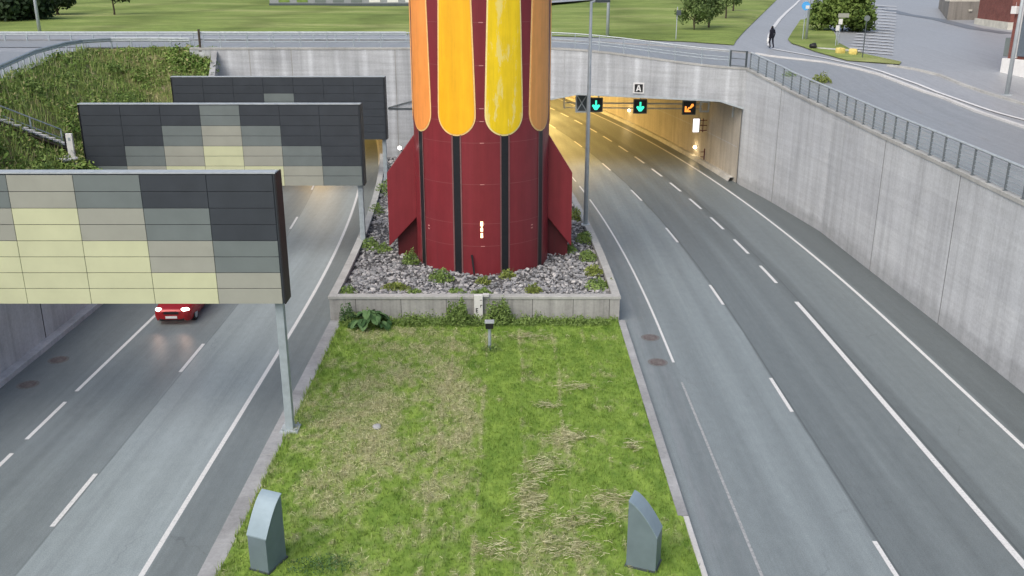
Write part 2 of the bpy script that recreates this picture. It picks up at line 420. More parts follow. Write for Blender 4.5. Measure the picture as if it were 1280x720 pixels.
def drape_strip(name, pts, w, off, mat, step=1.0, z1=None):
    P = [Vector((p[0], p[1])) for p in pts]; L = []
    for i in range(len(P)-1):
        n = max(1, int((P[i+1]-P[i]).length/step))
        L += [P[i].lerp(P[i+1], k/n) for k in range(n)]
    L.append(P[-1]); b = MB(); rows = []
    for i, p in enumerate(L):
        d = (L[min(i+1, len(L)-1)] - L[max(0, i-1)]).normalized(); nrm = Vector((-d.y, d.x))
        a, c = p + nrm*w/2, p - nrm*w/2; rows.append((a, c))
    for i in range(len(rows)-1):
        a, c = rows[i]; e, g = rows[i+1]
        if z1 is None:
            b.face(*[(q.x, q.y, T(q.x, q.y)+off) for q in (a, c, g, e)])
        else:
            i0 = len(b.v)
            b.v += [(q.x, q.y, T(q.x, q.y)-.05) for q in (a, c, g, e)] + [(q.x, q.y, T(q.x, q.y)+z1) for q in (a, c, g, e)]
            b.f += [(i0+4, i0+5, i0+6, i0+7)] + [(i0+q, i0+(q+1) % 4, i0+4+(q+1) % 4, i0+4+q) for q in range(4)]
    return tag(b.build(name, mat), kind='structure')
def drape_poly(name, pts, off, mat, sub=3):
    bm = bmesh.new(); bm.faces.new([bm.verts.new((p[0], p[1], 0)) for p in pts])
    bmesh.ops.triangulate(bm, faces=bm.faces)
    for _ in range(sub): bmesh.ops.subdivide_edges(bm, edges=[e for e in bm.edges if e.calc_length() > 1.2], cuts=1, use_grid_fill=True)
    bmesh.ops.triangulate(bm, faces=bm.faces)
    for v in bm.verts: v.co.z = T(v.co.x, v.co.y) + off
    bmesh.ops.recalc_face_normals(bm, faces=bm.faces)
    me = bpy.data.meshes.new(name); bm.to_mesh(me); bm.free(); me.materials.append(mat)
    return tag(link(bpy.data.objects.new(name, me)), kind='structure')

# park lawn behind the street
def backy(x):
    if x > 18.8: return 82.0 + (x-18.8)*3.25
    return .25*noise.noise(Vector((x*.9, 3, 1))) + lerp(x, [-48, -25, -9.7, 4.4, 15.4, 18.8], [91.5, 91.5, 90.4, 88.2, 84.6, 81.6])
b = MB()
xs = [-300, -200, -140, -100, -80, -65] + frange(-56, 0, 2) + frange(1, 18.8, 1.0) + frange(20, 60, 1.5)
def parkz(x, y):
    z = T(x, y) + .06
    d = y - backy(x)
    return z + min(1, d/3)*(.12 + .35*noise.noise(Vector((x*.03, y*.03, 0))) + .10*noise.noise(Vector((x*.12, y*.15, 4))))
b.grid(lambda x, t: (x, backy(x)+t, parkz(x, backy(x)+t)), xs, [0, .5, 1.2] + frange(2, 60, 2) + [68, 80, 100, 130, 180, 240])
tag(b.build('park_lawn', M['park'], smooth=True), kind='structure')
# street over the portal, running down along the right wall
b = MB()
def kx(y): return lerp(y, [30, 49, 58, 65.5, 71.2, 75.4], [27.1, 27.1, 26.6, 25.3, 23.2, 20.3])
def P3(x, y): return (x, y, T(x, y)+.035)
b.grid(lambda u, y: P3(wallx(y)+.36+(kx(y)-wallx(y)-.36)*u, y), frange(0, 1, .06), frange(30, 67.1, .8))
b.grid(lambda u, y: P3(17.02+(kx(y)-17.02)*u, y), frange(0, 1, .08), frange(67.1, 75.4, .8))
def sback(x): return lerp(x, [2, 12, 17.0], [82.4, 80.2, 77.6])
b.grid(lambda x, u: P3(x, (yP(x) if x > -21.7 else 74.4)+.66+(sback(x)-.66-(yP(x) if x > -21.7 else 74.4))*u), [-60, -50, -40, -30, -22] + frange(-21.6, 3, 2) + frange(3.6, 17.02, .6), frange(0, 1, .1))
b.grid(lambda x, u: P3(x, 75.4+(lerp(x, [17.02, 20.3], [77.59, 75.41])-75.4)*u), frange(17.02, 20.3, .4), [0, .5, 1])
tag(b.build('street', M['street']), kind='structure')
k1 = [(19.2, 75.6), (19.9, 74.2), (23.1, 70.7), (25.2, 65.1), (26.5, 57.9), (26.9, 49.1), (27.1, 30)]
k2 = [(21.4, 78.9), (21.9, 77.6), (23.9, 73.3), (25.3, 68.6), (26.7, 62.1), (27.5, 55.6), (28.2, 51.0), (28.8, 30)]
drape_strip('kerb', k1, .26, 0, M['pale_kerb'], z1=.14)
drape_strip('road_marking', k2, .26, .05, M['white'])
drape_strip('kerb', [(27.2, 69.2), (28.0, 68.2), (29.3, 65.1), (29.5, 62.4), (30.5, 56.3), (31.6, 48), (32.5, 30)], .22, 0, M['coping'], z1=.12)
drape_strip('kerb', [(-60, 82.6), (-20, 82.6), (2, 82.6), (12, 80.4), (19, 76.0)], .22, 0, M['kerb'], z1=.13)
drape_strip('road_marking', [(27.3, 101.1), (32.2, 116.7), (38.5, 135.8), (44.4, 153.3), (51.8, 175.8)], .38, .05, M['paint'])
drape_strip('road_marking', [(21.6, 81.0), (24.2, 91), (27.3, 101.1)], .22, .05, M['paint'])
for i, (x, y) in enumerate([(23.0, 60.5), (23.2, 57.2), (23.4, 54.0), (23.5, 50.2), (23.4, 46.2), (23.5, 42)]):
    drape_strip('road_marking', [(x, y-.5), (x, y+.5)], .12, .05, M['faded'])
drape_poly('verge', [(24.1, 83), (24.3, 77), (25.1, 71.7), (28.2, 69.6), (28.9, 71.0), (27.4, 77), (28.4, 84), (30.8, 92), (36, 112), (38, 118), (34.2, 115), (24.8, 86.7)], .07, M['park'], 4)
stripes = [
[(27.1, 77.1), (29.8, 74.9), (30.0, 75.6), (27.3, 77.8)], [(27.8, 78.9), (30.5, 76.7), (30.7, 77.4), (28.0, 79.7)],
[(28.6, 81.1), (31.2, 78.6), (31.5, 79.4), (28.9, 82.1)], [(29.6, 83.6), (32.0, 80.8), (32.4, 81.7), (29.9, 84.6)],
[(30.6, 86.3), (33.1, 83.4), (33.5, 84.4), (31.0, 87.4)], [(31.7, 89.2), (34.1, 86.1), (34.6, 87.3), (32.1, 90.3)],
[(32.9, 92.3), (35.3, 89.1), (35.8, 90.3), (33.3, 93.5)], [(34.2, 95.7), (36.6, 92.3), (37.0, 93.5), (34.7, 97.2)],
[(35.7, 99.8), (37.9, 95.8), (38.5, 97.4), (36.3, 101.5)], [(37.5, 104.4), (39.7, 100.2), (40.3, 101.9), (38.1, 106.3)],
[(39.4, 109.4), (41.5, 104.9), (42.3, 106.8), (40.1, 111.5)], [(41.5, 114.9), (43.6, 110.2), (44.4, 112.2), (42.3, 117.2)],
[(43.8, 121.0), (45.9, 115.9), (46.8, 118.3), (44.7, 123.5)], [(46.3, 127.8), (48.4, 122.4), (49.4, 124.9), (47.3, 130.6)],
[(49.2, 135.3), (51.2, 129.5), (52.3, 132.4), (50.3, 138.4)], [(52.3, 143.7), (54.3, 137.5), (55.6, 140.7), (53.6, 147.2)],
[(56.0, 153.3), (57.9, 146.6), (59.3, 150.3), (57.4, 157.3)]]
b = MB()
for q in stripes:
    q = [Vector(p) for p in q]
    L = [q[0].lerp(q[1], t/4) for t in range(5)]; U = [q[3].lerp(q[2], t/4) for t in range(5)]
    L = [l.lerp(u, .12) for l, u in zip(L, U)]
    for i in range(4): b.face(*[(p.x, p.y, T(p.x, p.y)+.05) for p in (L[i], L[i+1], U[i+1], U[i])])
tag(b.build('parking_marking', plain('faded parking paint', (.52, .54, .55), .7, 0, .2, 3)), kind='structure')
drape_strip('asphalt_patch', [(56, 150), (51.5, 127), (51.0, 116), (47.8, 100), (47.9, 93.4)], 1.6, .03, M['patch'])
drape_poly('asphalt_patch', [(-60, 71), (-37.8, 71), (-33.2, 70.4), (-30.2, 61.4), (-27.6, 52.1), (-60, 52)], .03, M['street'], 4)
drape_poly('path', [(4.0, 148), (16, 167), (20, 173), (17, 176), (4, 156)], .5, M['plaza'], 3)

# ------------------------------------------------------------------ retaining walls
def wall_thing(name, label, face, top, ys, thick, mat, joints, side, coping=True):
    t = empty(name, (face(40), 40, 0)); tag(t, label, 'wall'); inv = Matrix.Translation((-face(40), -40, 0))
    b = MB(); b.grid(lambda k, y: inv @ Vector([(face(y), y, -.05), (face(y), y, top(y)), (face(y)+side*thick, y, top(y)), (face(y)+side*thick, y, -.05)][k]), [0, 1, 2, 3], ys)
    b.build('wall_face', mat, t)
    if coping:
        c = MB(); c.grid(lambda k, y: inv @ Vector([(face(y)-side*.05, y, top(y)-.10), (face(y)-side*.05, y, top(y)+.05), (face(y)+side*(thick+.02), y, top(y)+.05), (face(y)+side*(thick+.02), y, top(y)-.1)][k]), [0, 1, 2, 3], ys)
        c.build('coping', M['coping'] if side > 0 else M['kerb'], t)
    for j in joints:
        c = MB(); f = face(j)
        c.box(f-side*.004, f+side*.05, j-.035, j+.035, 0, top(j)-.12, inv); c.build('joint', M['joint_grey'] if side > 0 else M['joint'], t)
    return t
YW = [-60, -20, 0, 20] + frange(22, 67.1, 1.1) + [67.75]
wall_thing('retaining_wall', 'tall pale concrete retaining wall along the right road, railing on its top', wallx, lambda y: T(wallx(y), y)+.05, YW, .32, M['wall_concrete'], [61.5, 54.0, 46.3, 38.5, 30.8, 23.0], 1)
YL = [-60, -20, 0, 15] + frange(20, 73, 1.2)
wall_thing('retaining_wall', 'dark stained concrete retaining wall along the left road below the weedy embankment', lambda y: lwallx(y)+.02, lwallz, YL, .35, M['dark_concrete'], [64, 58, 50, 42, 36.3, 31.2, 24], -1)

# ------------------------------------------------------------------ tunnel portal
def inlay(x, xs, zs): return lerp(x, xs, zs)
LX0, LX1, RX0, RX1 = -21.65, -10.15, 2.7, 16.53
def bottom(x, side=0):
    if LX0 < x < LX1 or (x == LX0 and side > 0) or (x == LX1 and side < 0):
        return lerp(x, [LX0, LX0+1.6, LX1-1.8, LX1], [4.7, 5.25, 5.25, 4.7])
    if RX0 < x < RX1 or (x == RX0 and side > 0) or (x == RX1 and side < 0):
        return lerp(x, [RX0, 5.0, 14.9, RX1], [5.25, 5.82, 5.86, 5.40])
    return -.05
pt = empty('tunnel_portal', (0, 73, 0)); tag(pt, 'concrete portal wall with two tunnel mouths under the street behind the red tower', 'tunnel portal')
inv = Matrix.Translation((0, -73, 0))
cuts = sorted(set([LX0, LX0+1.6, LX1-1.8, LX1, RX0, 5.0, 14.9, RX1, -24.5, 3.0, 16.9] + frange(-24.5, 16.9, 1.0)))
cuts = [c for i, c in enumerate(cuts) if i == 0 or c - cuts[i-1] > 1e-4]
b = MB(); edges = [MB(), MB()]
for i in range(len(cuts)-1):
    a, c = cuts[i], cuts[i+1]; za, zc = bottom(a, 1), bottom(c, -1)
    ta, tc = T(a, yP(a))+.10, T(c, yP(c))+.10
    P = lambda x, d, z: inv @ Vector((x, yP(x)+d, z))
    b.face(P(a, 0, za), P(c, 0, zc), P(c, 0, tc), P(a, 0, ta))
    b.face(P(a, 0, ta), P(c, 0, tc), P(c, .6, tc), P(a, .6, ta))
    b.face(P(a, .6, ta), P(c, .6, tc), P(c, .6, zc), P(a, .6, za))
    b.face(P(a, .6, za), P(c, .6, zc), P(c, 0, zc), P(a, 0, za))
    if za > 1:
        edge = edges[0 if a < -5 else 1]
        edge.face(P(a, -.03, za), P(c, -.03, zc), P(c, -.03, zc+.14), P(a, -.03, za+.14))
        edge.face(P(a, -.03, za+.14), P(c, -.03, zc+.14), P(c, 0.01, zc+.14), P(a, .01, za+.14))
        edge.face(P(a, -.03, za), P(c, -.03, zc), P(c, 0.3, zc-.003), P(a, .3, za-.003))
for x in (LX0, LX1, RX0):
    z = lerp(x, [LX0, LX1, RX0], [4.7, 4.7, 5.25])
    b.face(*[inv @ Vector(p) for p in ((x, yP(x), -.05), (x, yP(x)+.6, -.05), (x, yP(x)+.6, z), (x, yP(x), z))])
b.build('portal_wall', M['portal_concrete'], pt)
for edge in edges: edge.build('mouth_edge', M['galv_light'], pt)
cp = MB()
for i in range(len(cuts)-1):
    a, c = cuts[i], cuts[i+1]
    q = [(a, -.04), (c, -.04), (c, .64), (a, .64)]; i0 = len(cp.v)
    for lo in (True, False):
        for x, d in q: cp.v.append(tuple(inv @ Vector((x, yP(x)+d, T(x, yP(x)) + (.02 if lo else .16)))))
    cp.f += [(i0+4, i0+5, i0+6, i0+7)] + [(i0+k, i0+(k+1) % 4, i0+4+(k+1) % 4, i0+4+k) for k in range(4)]
cp.build('coping', M['coping'], pt)
for x in (-20, -16.8, -8.9, -5.5, 4.0, 7.9, 11.9):
    c = MB(); zb = max(bottom(x)+.15, 0); y = yP(x)
    c.box(x-.03, x+.03, y-.004, y+.05, zb, T(x, y), inv); c.build('joint', M['plinth'] if x < 0 else M['dark_concrete'], pt)
def lining(X0, X1, top, hz, hl, hr):
    def prof(k):
        return [(X0, -.02), (X0, hz), (X0+hl, top), (X1-hr, top), (X1, hz), (X1, -.02)][k]
    def fn(k, s):
        X, z = prof(k); y0 = yP(X-2.3)
        y = y0 + .06 + s; return inv @ Vector((X - sh(y), y, z))
    b = MB(); ss = frange(0, 92, 2); b.grid(fn, [0, 1, 2, 3, 4, 5], ss)
    b.face(*[fn(k, 92) for k in range(6)])
    o = b.build('tunnel_lining', M['tunnel'], pt)
    c = MB()
    for k, X in ((0, X0+.012), (5, X1-.012)):
        c.grid(lambda z, s: inv @ Vector((X - sh(yP(X-2.3)+.45+s), yP(X-2.3)+.45+s, z)), [2.55, 2.62], ss)
    c.build('panel_seam', M['dark_concrete'], pt)
    c = MB(); c.grid(lambda k, s: inv @ Vector((X1-[0, .30, .42][k] - sh(yP(X1-2.3)+.6+s), yP(X1-2.3)+.6+s, [.30, .28, 0][k])), [0, 1, 2], ss)
    c.build('barrier_kerb', M['coping'], pt)
lining(4.95, 18.13, 5.815, 5.36, 2.3, 1.6)
lining(-19.36, -7.86, 5.22, 4.67, 1.6, 1.8)
# thin ledge left of the tower
b = MB(); b.box(-9.6, -6.5, 72.93, 73.02, 4.62, 4.72, inv); b.tube([inv @ Vector(p) for p in ((-9.6, 72.9, 4.75), (-8.2, 72.9, 5.15), (-6.5, 72.9, 5.5))], .05, 6)
b.build('wall_bracket', M['dark_steel'], pt)

# tunnel lamps (lit)
M['sodium'] = emis('sodium lamp glow', (1, .55, .12), 14)
M['warm_lamp'] = emis('warm lamp glow', (1, .86, .62), 9)
M['white_lamp'] = emis('white lit panel', (1, .93, .95), 1.6)
def ceiling_lamp(X, s, z, power):
    y = yP(X-2.3)+s; x = X - sh(y)
    t = empty('tunnel_lamp', (x, y, z))
    tag(t, 'sodium lamps under the ceiling deep inside the tunnel', 'tunnel lamp', 'sodium lamps under the tunnel ceilings')
    b = MB(); b.box(-.22, .22, -.5, .5, -.02, .14); b.build('housing', M['dark_steel'], t)
    b = MB(); b.box(-.17, .17, -.44, .44, -.05, -.022); b.build('lens', M['sodium'], t)
    l = bpy.data.lights.new('lamp_light', 'AREA'); l.shape = 'RECTANGLE'; l.size = .4; l.size_y = 1; l.energy = power; l.color = (1, .63, .20)
    lo = link(bpy.data.objects.new('lamp_light', l), t); lo.location = (0, 0, -.07)
for s, p in ((4, 260), (11, 480), (19, 900), (28, 2600), (38, 3200), (50, 2400), (64, 900), (80, 900)): ceiling_lamp(7.9, s, 5.62, p)
for s, p in ((5, 300), (14, 450), (26, 550), (42, 500), (58, 500), (76, 500)): ceiling_lamp(-13.5, s, 5.0, p)
def wall_lamp(X, y, z, label):
    x = X - sh(y); t = empty('wall_lamp', (x, y, z)); tag(t, label, 'wall lamp', 'lit lamps along the right tunnel wall')
    b = MB(); b.box(-.02, .08, -.08, .08, -.16, .16); b.build('back_plate', M['dark_steel'], t)
    bm = bmesh.new(); bmesh.ops.create_uvsphere(bm, u_segments=10, v_segments=8, radius=.14); me = bpy.data.meshes.new('globe'); bm.to_mesh(me); bm.free()
    me.materials.append(M['warm_lamp']); g = link(bpy.data.objects.new('globe', me), t); g.location = (-.14, 0, 0)
    l = bpy.data.lights.new('lamp_light', 'POINT'); l.energy = 25; l.color = (1, .72, .35); l.shadow_soft_size = .1
    lo = link(bpy.data.objects.new('lamp_light', l), t); lo.location = (-.35, 0, 0)
wall_lamp(18.13, 77.0, .95, 'small glowing lamp low on the right tunnel wall, nearest the mouth below the white panel')
wall_lamp(18.13, 95.5, 1.4, 'glowing lamp on the right tunnel wall, seen deep inside beside the middle green arrow')
# lit white panel
y = 74.4; x = 18.13-sh(y)
t = empty('lit_panel', (x, y, 2.6)); tag(t, 'upright white glowing panel sign on the right tunnel wall', 'sign')
b = MB(); b.box(-.30, .30, .03, .12, -.02, 1.12); b.build('case', M['panel_slate'], t, bevel=.02)
b = MB(); b.box(-.27, .22, 0, .028, .02, 1.08); b.build('lit_face', M['white_lamp'], t, bevel=.05)
b = MB()
for z in (.15, .55, .95): b.box(.30, .85, .05, .10, z-.03, z+.03)
b.box(.50, .56, .04, .11, .0, 1.1); b.build('bracket', M['maroon_dark'], t)
t.location = (x-1.0, y, 2.6)
b = MB(); b.box(-.04, .04, -.06, .02, 0, .9); b.box(-.3, .1, -.04, .0, .2, .26); b.box(-.3, .1, -.04, 0, .6, .66)
o = b.build('wall_cabinet', M['maroon_dark']); o.location = (18.1-sh(75), 75.0, .3); tag(o, 'thin dark bracket on the right tunnel wall below the glowing panel', 'bracket')

# ------------------------------------------------------------------ lane signals
M['green_led'] = emis('green lamps', (.05, .9, .56), 1.3)
M['orange_led'] = emis('orange lamps', (1, .33, .05), 1.5)
g = empty('signal_gantry', (10, 74.6, 4.6)); tag(g, 'galvanised double pipe carrying the lane signals inside the right tunnel mouth', 'gantry')
b = MB(); b.tube([(-5.9, 0, .32), (4.9, -.9, .32)], .055, 8); b.build('upper_pipe', M['galv_light'], g)
b = MB(); b.tube([(-5.9, 0, -.05), (4.9, -.9, -.05)], .045, 8); b.build('lower_pipe', M['galv_light'], g)
for x in (-5.9, -3.2, .1, 4.3):
    b = MB(); b.box(x-.04, x+.04, -.5, -.42 if x > 0 else .1, -.1, 1.15); b.build('hanger', M['galv_light'], g)
def signal(x, y, z, led, pts_list, label):
    t = empty('lane_signal', (x, y, z)); tag(t, label, 'lane signal', 'lane signals over the right road')
    b = MB(); b.box(-.53, .53, 0, .28, -.55, .55); b.build('case', M['dark_steel'], t, bevel=.03)
    b = MB(); b.box(-.46, .46, -.012, -.002, -.48, .48); b.build('screen', M['black'], t)
    b = MB(); Mx = Matrix(((1, 0, 0, 0), (0, 0, -1, -.014), (0, 1, 0, 0), (0, 0, 0, 1)))
    for p in pts_list: b.prism(p, .02, Mx)
    b.build('arrow', led, t)
down = [[(-.065, -.05), (.065, -.05), (.065, .36), (-.065, .36)], [(-.31, -.06), (-.27, .03), (-.16, .04), (0, -.08), (0, -.36), (-.10, -.36)], [(.31, -.06), (.10, -.36), (0, -.36), (0, -.08), (.16, .04), (.27, .03)]]
signal(6.53, 73.3, 4.90, M['green_led'], down, 'black lane signal with lit green down arrow directly beside the lamp post')
signal(9.98, 73.3, 4.78, M['green_led'], down, 'black lane signal with lit green down arrow below the letter A sign')
diag = [[(-.34, -.32), (-.20, -.32), (-.20, .10), (-.34, .12)], [(-.20, -.32), (.12, -.32), (.10, -.20), (-.20, -.20)], [(-.20, -.20), (-.10, -.20), (.06, -.02), (-.03, .07)], [(.02, .02), (.12, -.06), (.34, .16), (.30, .30), (.18, .30)]]
signal(13.75, 73.1, 4.72, M['orange_led'], diag, 'black lane signal with lit orange diagonal arrow, rightmost of the three')
def frame(x, y, z, w, h, cross, label):
    t = empty('sign_frame', (x, y, z)); tag(t, label, 'sign frame')
    b = MB(); r = .06
    b.box(-w, w, 0, .08, -h, -h+2*r); b.box(-w, w, 0, .08, h-2*r, h); b.box(-w, -w+2*r, .003, .077, -h+2*r, h-2*r); b.box(w-2*r, w, .003, .077, -h+2*r, h-2*r)
    b.build('frame', M['galv_light'], t)
    if cross:
        b = MB()
        for s in (-1, 1): b.tube([(-w+.1, .04+.03*s, -h*s*.9), (w-.1, .04+.03*s, h*s*.9)], .045, 6)
        b.build('cross_brace', M['galv_light'], t)
        b = MB(); b.box(-w+.1, w-.1, .12, .16, -h+.1, h-.1); b.build('back', M['dark_steel'], t)
    b = MB(); b.box(-.04, .04, .08, .14, h-.1, h+.4); b.build('hanger', M['galv_light'], t)
frame(5.45, 73.6, 5.0, .5, .72, True, 'grey crossed metal frame hanging left of the lamp post in the tunnel mouth')
frame(14.95, 73.2, 4.78, .38, .42, False, 'empty grey square frame hanging beside the orange arrow signal')
frame(17.3-.85, 69.2, 4.95, .26, .40, False, 'small square grey frame under the right haunch of the tunnel mouth')
# cable and fan clutter under the soffit
b = MB(); b.tube([(-.6, 0, .25), (-.2, 0, .05), (.2, 0, -.02), (.45, 0, .1)], .06, 6); b.box(-1.0, 1.0, .1, .5, .12, .34); o = b.build('cable_tray', M['dark_steel']); o.location = (12.1, 73.6, 5.45)
tag(o, 'dark cable tray under the tunnel ceiling between middle and right signals', 'cable tray')
# letter A sign
t = empty('letter_sign', (9.37, yP(9.37)-.12, 6.16), R(-23)); t.rotation_euler = (0, 0, R(-15)); tag(t, 'white square sign with black field and white letter A on the portal wall', 'sign')
b = MB(); b.box(-.42, .42, 0, .06, 0, .80); b.build('board', M['white'], t, bevel=.06)
b = MB(); b.box(-.30, .30, -.012, -.003, .11, .69); b.build('field', M['black'], t)
b = MB(); Mx = Matrix(((1, 0, 0, 0), (0, 0, -1, -.015), (0, 1, 0, 0), (0, 0, 0, 1)))
b.prism([(-.20, .18), (-.09, .18), (.02, .62), (-.06, .62)], .006, Mx); b.prism([(.09, .18), (.20, .18), (.06, .62), (-.02, .62)], .0075, Mx); b.prism([(-.09, .27), (.09, .27), (.07, .36), (-.07, .36)], .005, Mx)
b.build('letter', M['white'], t)
b = MB(); b.box(-.1, .1, .06, .14, .3, .5); b.build('bracket', M['galv'], t)

# ------------------------------------------------------------------ gravel bed and plinth
PL, PRX = -8.05, 4.75
def plx(X, y): return X - sh(y)
t = empty('plinth_wall', (-1.6, 39, 0)); tag(t, 'low concrete plinth wall with pale coping around the gravel bed of the red tower', 'wall'); inv = Matrix.Translation((1.6, -39, 0))
b = MB(); b.box(PL, PRX, 38.80, 39.10, -.02, 1.06, inv); b.build('front_wall', M['plinth'], t)
for X, s in ((PL, 1), (PRX, -1)):
    b = MB(); ys = frange(39.1, 72.9, 1.0)
    b.grid(lambda k, y: inv @ Vector([(plx(X, y), y, -.02), (plx(X, y), y, 1.06), (plx(X+s*.28, y), y, 1.06), (plx(X+s*.28, y), y, -.02)][k]), [0, 1, 2, 3], ys)
    b.build('side_wall', M['plinth'], t)
    b = MB(); b.grid(lambda k, y: inv @ Vector([(plx(X-s*.04, y), y, 1.06), (plx(X-s*.04, y), y, 1.18), (plx(X+s*.32, y), y, 1.18), (plx(X+s*.32, y), y, 1.06)][k]), [0, 1, 2, 3], [38.76]+ys[1:])
    b.face(*[inv @ Vector(p) for p in ((X-s*.04, 38.76, 1.06), (X+s*.32, 38.76, 1.06), (X+s*.32, 38.76, 1.18), (X-s*.04, 38.76, 1.18))])
    b.build('coping', M['coping'], t)
b = MB(); b.box(PL+.325, PRX-.325, 38.76, 39.16, 1.06, 1.18, inv); b.build('coping', M['coping'], t, bevel=.01)
for x in (-6.9, -4.9, -2.9, .9, 2.7, 4.3):
    b = MB(); b.box(x-.012, x+.012, 38.797, 38.85, .05, 1.05, inv); b.build('joint', M['joint'], t)
def gz(x, y): return .86 + .10*noise.noise(Vector((x*.5, y*.5, 1)))
b = MB(); b.grid(lambda u, y: (plx(PL+.28+(PRX-PL-.56)*u, y), y, gz(plx(PL+.28+(PRX-PL-.56)*u, y), y)), frange(0, 1, .04), frange(39.1, 73, .5)); tag(b.build('gravel_bed', M['gravel_bed']), kind='structure')
protos = []
for k in range(8):
    bm = bmesh.new(); bmesh.ops.create_icosphere(bm, subdivisions=1, radius=1)
    rr = random.Random(k)
    for v in bm.verts: v.co = v.co*rr.uniform(.6, 1.15)
    sx, sy, sz = rr.uniform(.8, 1.3), rr.uniform(.6, 1.), rr.uniform(.45, .8)
    protos.append(([Vector((v.co.x*sx, v.co.y*sy, v.co.z*sz)) for v in bm.verts], [tuple(v.index for v in f.verts) for f in bm.faces])); bm.free()
b = MB()
TX, TY, TR = -1.5, 46.1, 3.33
n = 0
while n < 15000:
    y = 39.15 + 33.5*random.random()**1.7; X = random.uniform(PL+.3, PRX-.3); x = plx(X, y)
    if (x-TX)**2+(y-TY)**2 < (TR-.1)**2: continue
    n += 1
    vs, fs = random.choice(protos); s = random.choice((.04, .05, .055, .07, .085, .10, .15)) * (1 if y < 52 else 1.5)
    rot = Matrix.Rotation(random.uniform(0, 6.3), 3, 'Z') @ Matrix.Rotation(random.uniform(-.8, .8), 3, 'X')
    z = gz(x, y) + s*.15 + random.uniform(0, .07); i0 = len(b.v)
    for v in vs:
        q = rot @ (v*s); b.v.append((x+q.x, y+q.y, z+q.z))
    b.f += [tuple(i0+i for i in f) for f in fs]
tag(b.build('gravel', M['stone']), kind='stuff')

# ------------------------------------------------------------------ red tower
tw = empty('ventilation_tower', (TX, TY, .8)); tag(tw, 'huge maroon round ventilation tower with orange and yellow petals and side fins', 'tower')
def cyl(a, z, r): return Vector((r*math.sin(a), -r*math.cos(a), z-.8))
H_T = 24.0
b = MB(); NA = 96
b.grid(lambda z, k: cyl(2*math.pi*k/NA, z, TR), [.5, 2, 4, 6, 8, 10, 12, 14, 16, 18, 20, 22, H_T], list(range(NA+1)))
b.face(*[cyl(2*math.pi*k/NA, H_T-.3, TR) for k in range(NA)])
b.build('shaft', M['maroon'], tw, smooth=True)
for z in (2.32, 3.42, 5.31, 7.25, 8.24, 8.82, 10.73, 12.59, 14.5, 16.5, 18.5):
    b = MB(); b.grid(lambda q, k: cyl(2*math.pi*k/NA, z+q, TR+.004), [-.008, .008], list(range(NA+1))); b.build('seam', M['seam'], tw)
for z in (2.32, 3.42, 5.31, 7.25, 8.24, 8.82, 10.73, 12.59):
    b = MB(); b.grid(lambda q, u: cyl(.035+u, z+q, TR+.014), [-.018, .018], [-.03, 0, .03]); b.build('seam_clip', M['seam_light'], tw)
for a, z in ((-.86, 2.9), (.83, 2.95), (-.86, 3.05), (.83, 3.1)):
    b = MB(); b.grid(lambda q, u: cyl(a+u, z+q, TR+.014), [-.03, .03], [-.02, .02]); b.build('fixing', M['seam_light'], tw)
def petal(ac, mat, edgemat, zb):
    W = R(14.9)
    def hw(z, grow=0):
        w = lerp(z, [zb, 9, 13.5, 22], [W, W, W*.85, W*.45]) + grow/TR
        rz = W*TR*1.02 + grow; d = z - (zb-grow)
        if d < rz: w *= math.sqrt(max(0, 1-((rz-d)/rz)**2))
        return w
    out = []
    for grow, r, m, nm in ((.07, TR+.02, edgemat, 'petal_edge'), (0, TR+.035, mat, 'petal')):
        z0 = zb-grow; zs = [z0 + 1.1*(1-math.cos(t*math.pi/2/14)) for t in range(15)] + frange(z0+1.3, 21, .7)
        b = MB(); b.grid(lambda z, u: cyl(ac + u*hw(z, grow), z, r), zs, frange(-1, 1, .1))
        b.grid(lambda k, z: cyl(ac + hw(z, grow), z, [TR-.01, r][k]), [0, 1], zs); b.grid(lambda k, z: cyl(ac - hw(z, grow), z, [TR-.01, r][k]), [0, 1], zs)
        out.append((b, nm, m))
    p = out[1][0].build('petal', mat, tw, smooth=False); out[0][0].build('petal_edge', edgemat, p)
    return p
pm = {-58.5: ('p_orange', 'p_edge'), -18.7: ('p_amber', 'p_edge'), 20.5: ('p_yellow', 'p_edge_yellow'), 59.4: ('p_ochre', 'p_edge'), 100: ('p_orange', 'p_edge'), 140: ('p_amber', 'p_edge'), 180: ('p_yellow', 'p_edge_yellow'), 220: ('p_amber', 'p_edge'), 260: ('p_ochre', 'p_edge')}
lab = {-58.5: 'light orange petal', -18.7: 'amber petal', 20.5: 'yellow petal with worn faded paint', 59.4: 'dull brownish orange petal'}
for a, (m1, m2) in pm.items():
    p = petal(R(a), M[m1], M[m2], 7.62)
    if a in lab: p['label'] = lab[a]
    b = MB(); hwid = .165/TR
    b.grid(lambda z, u: cyl(R(a)+u, z, TR+.012), [.5, 3, 5, 7.7], frange(-hwid, hwid, hwid/3)); s = b.build('stripe', M['stripe'], tw)
    b = MB()
    for q in (-1, 1): b.grid(lambda z, u: cyl(R(a)+q*(hwid+.012)+u, z, TR+.022), [.5, 3, 5, 7.6], [-.010, .010])
    b.build('stripe_trim', plain('stripe trim', (.20, .10, .10), .5) if a == -58.5 else bpy.data.materials['stripe trim'], s)
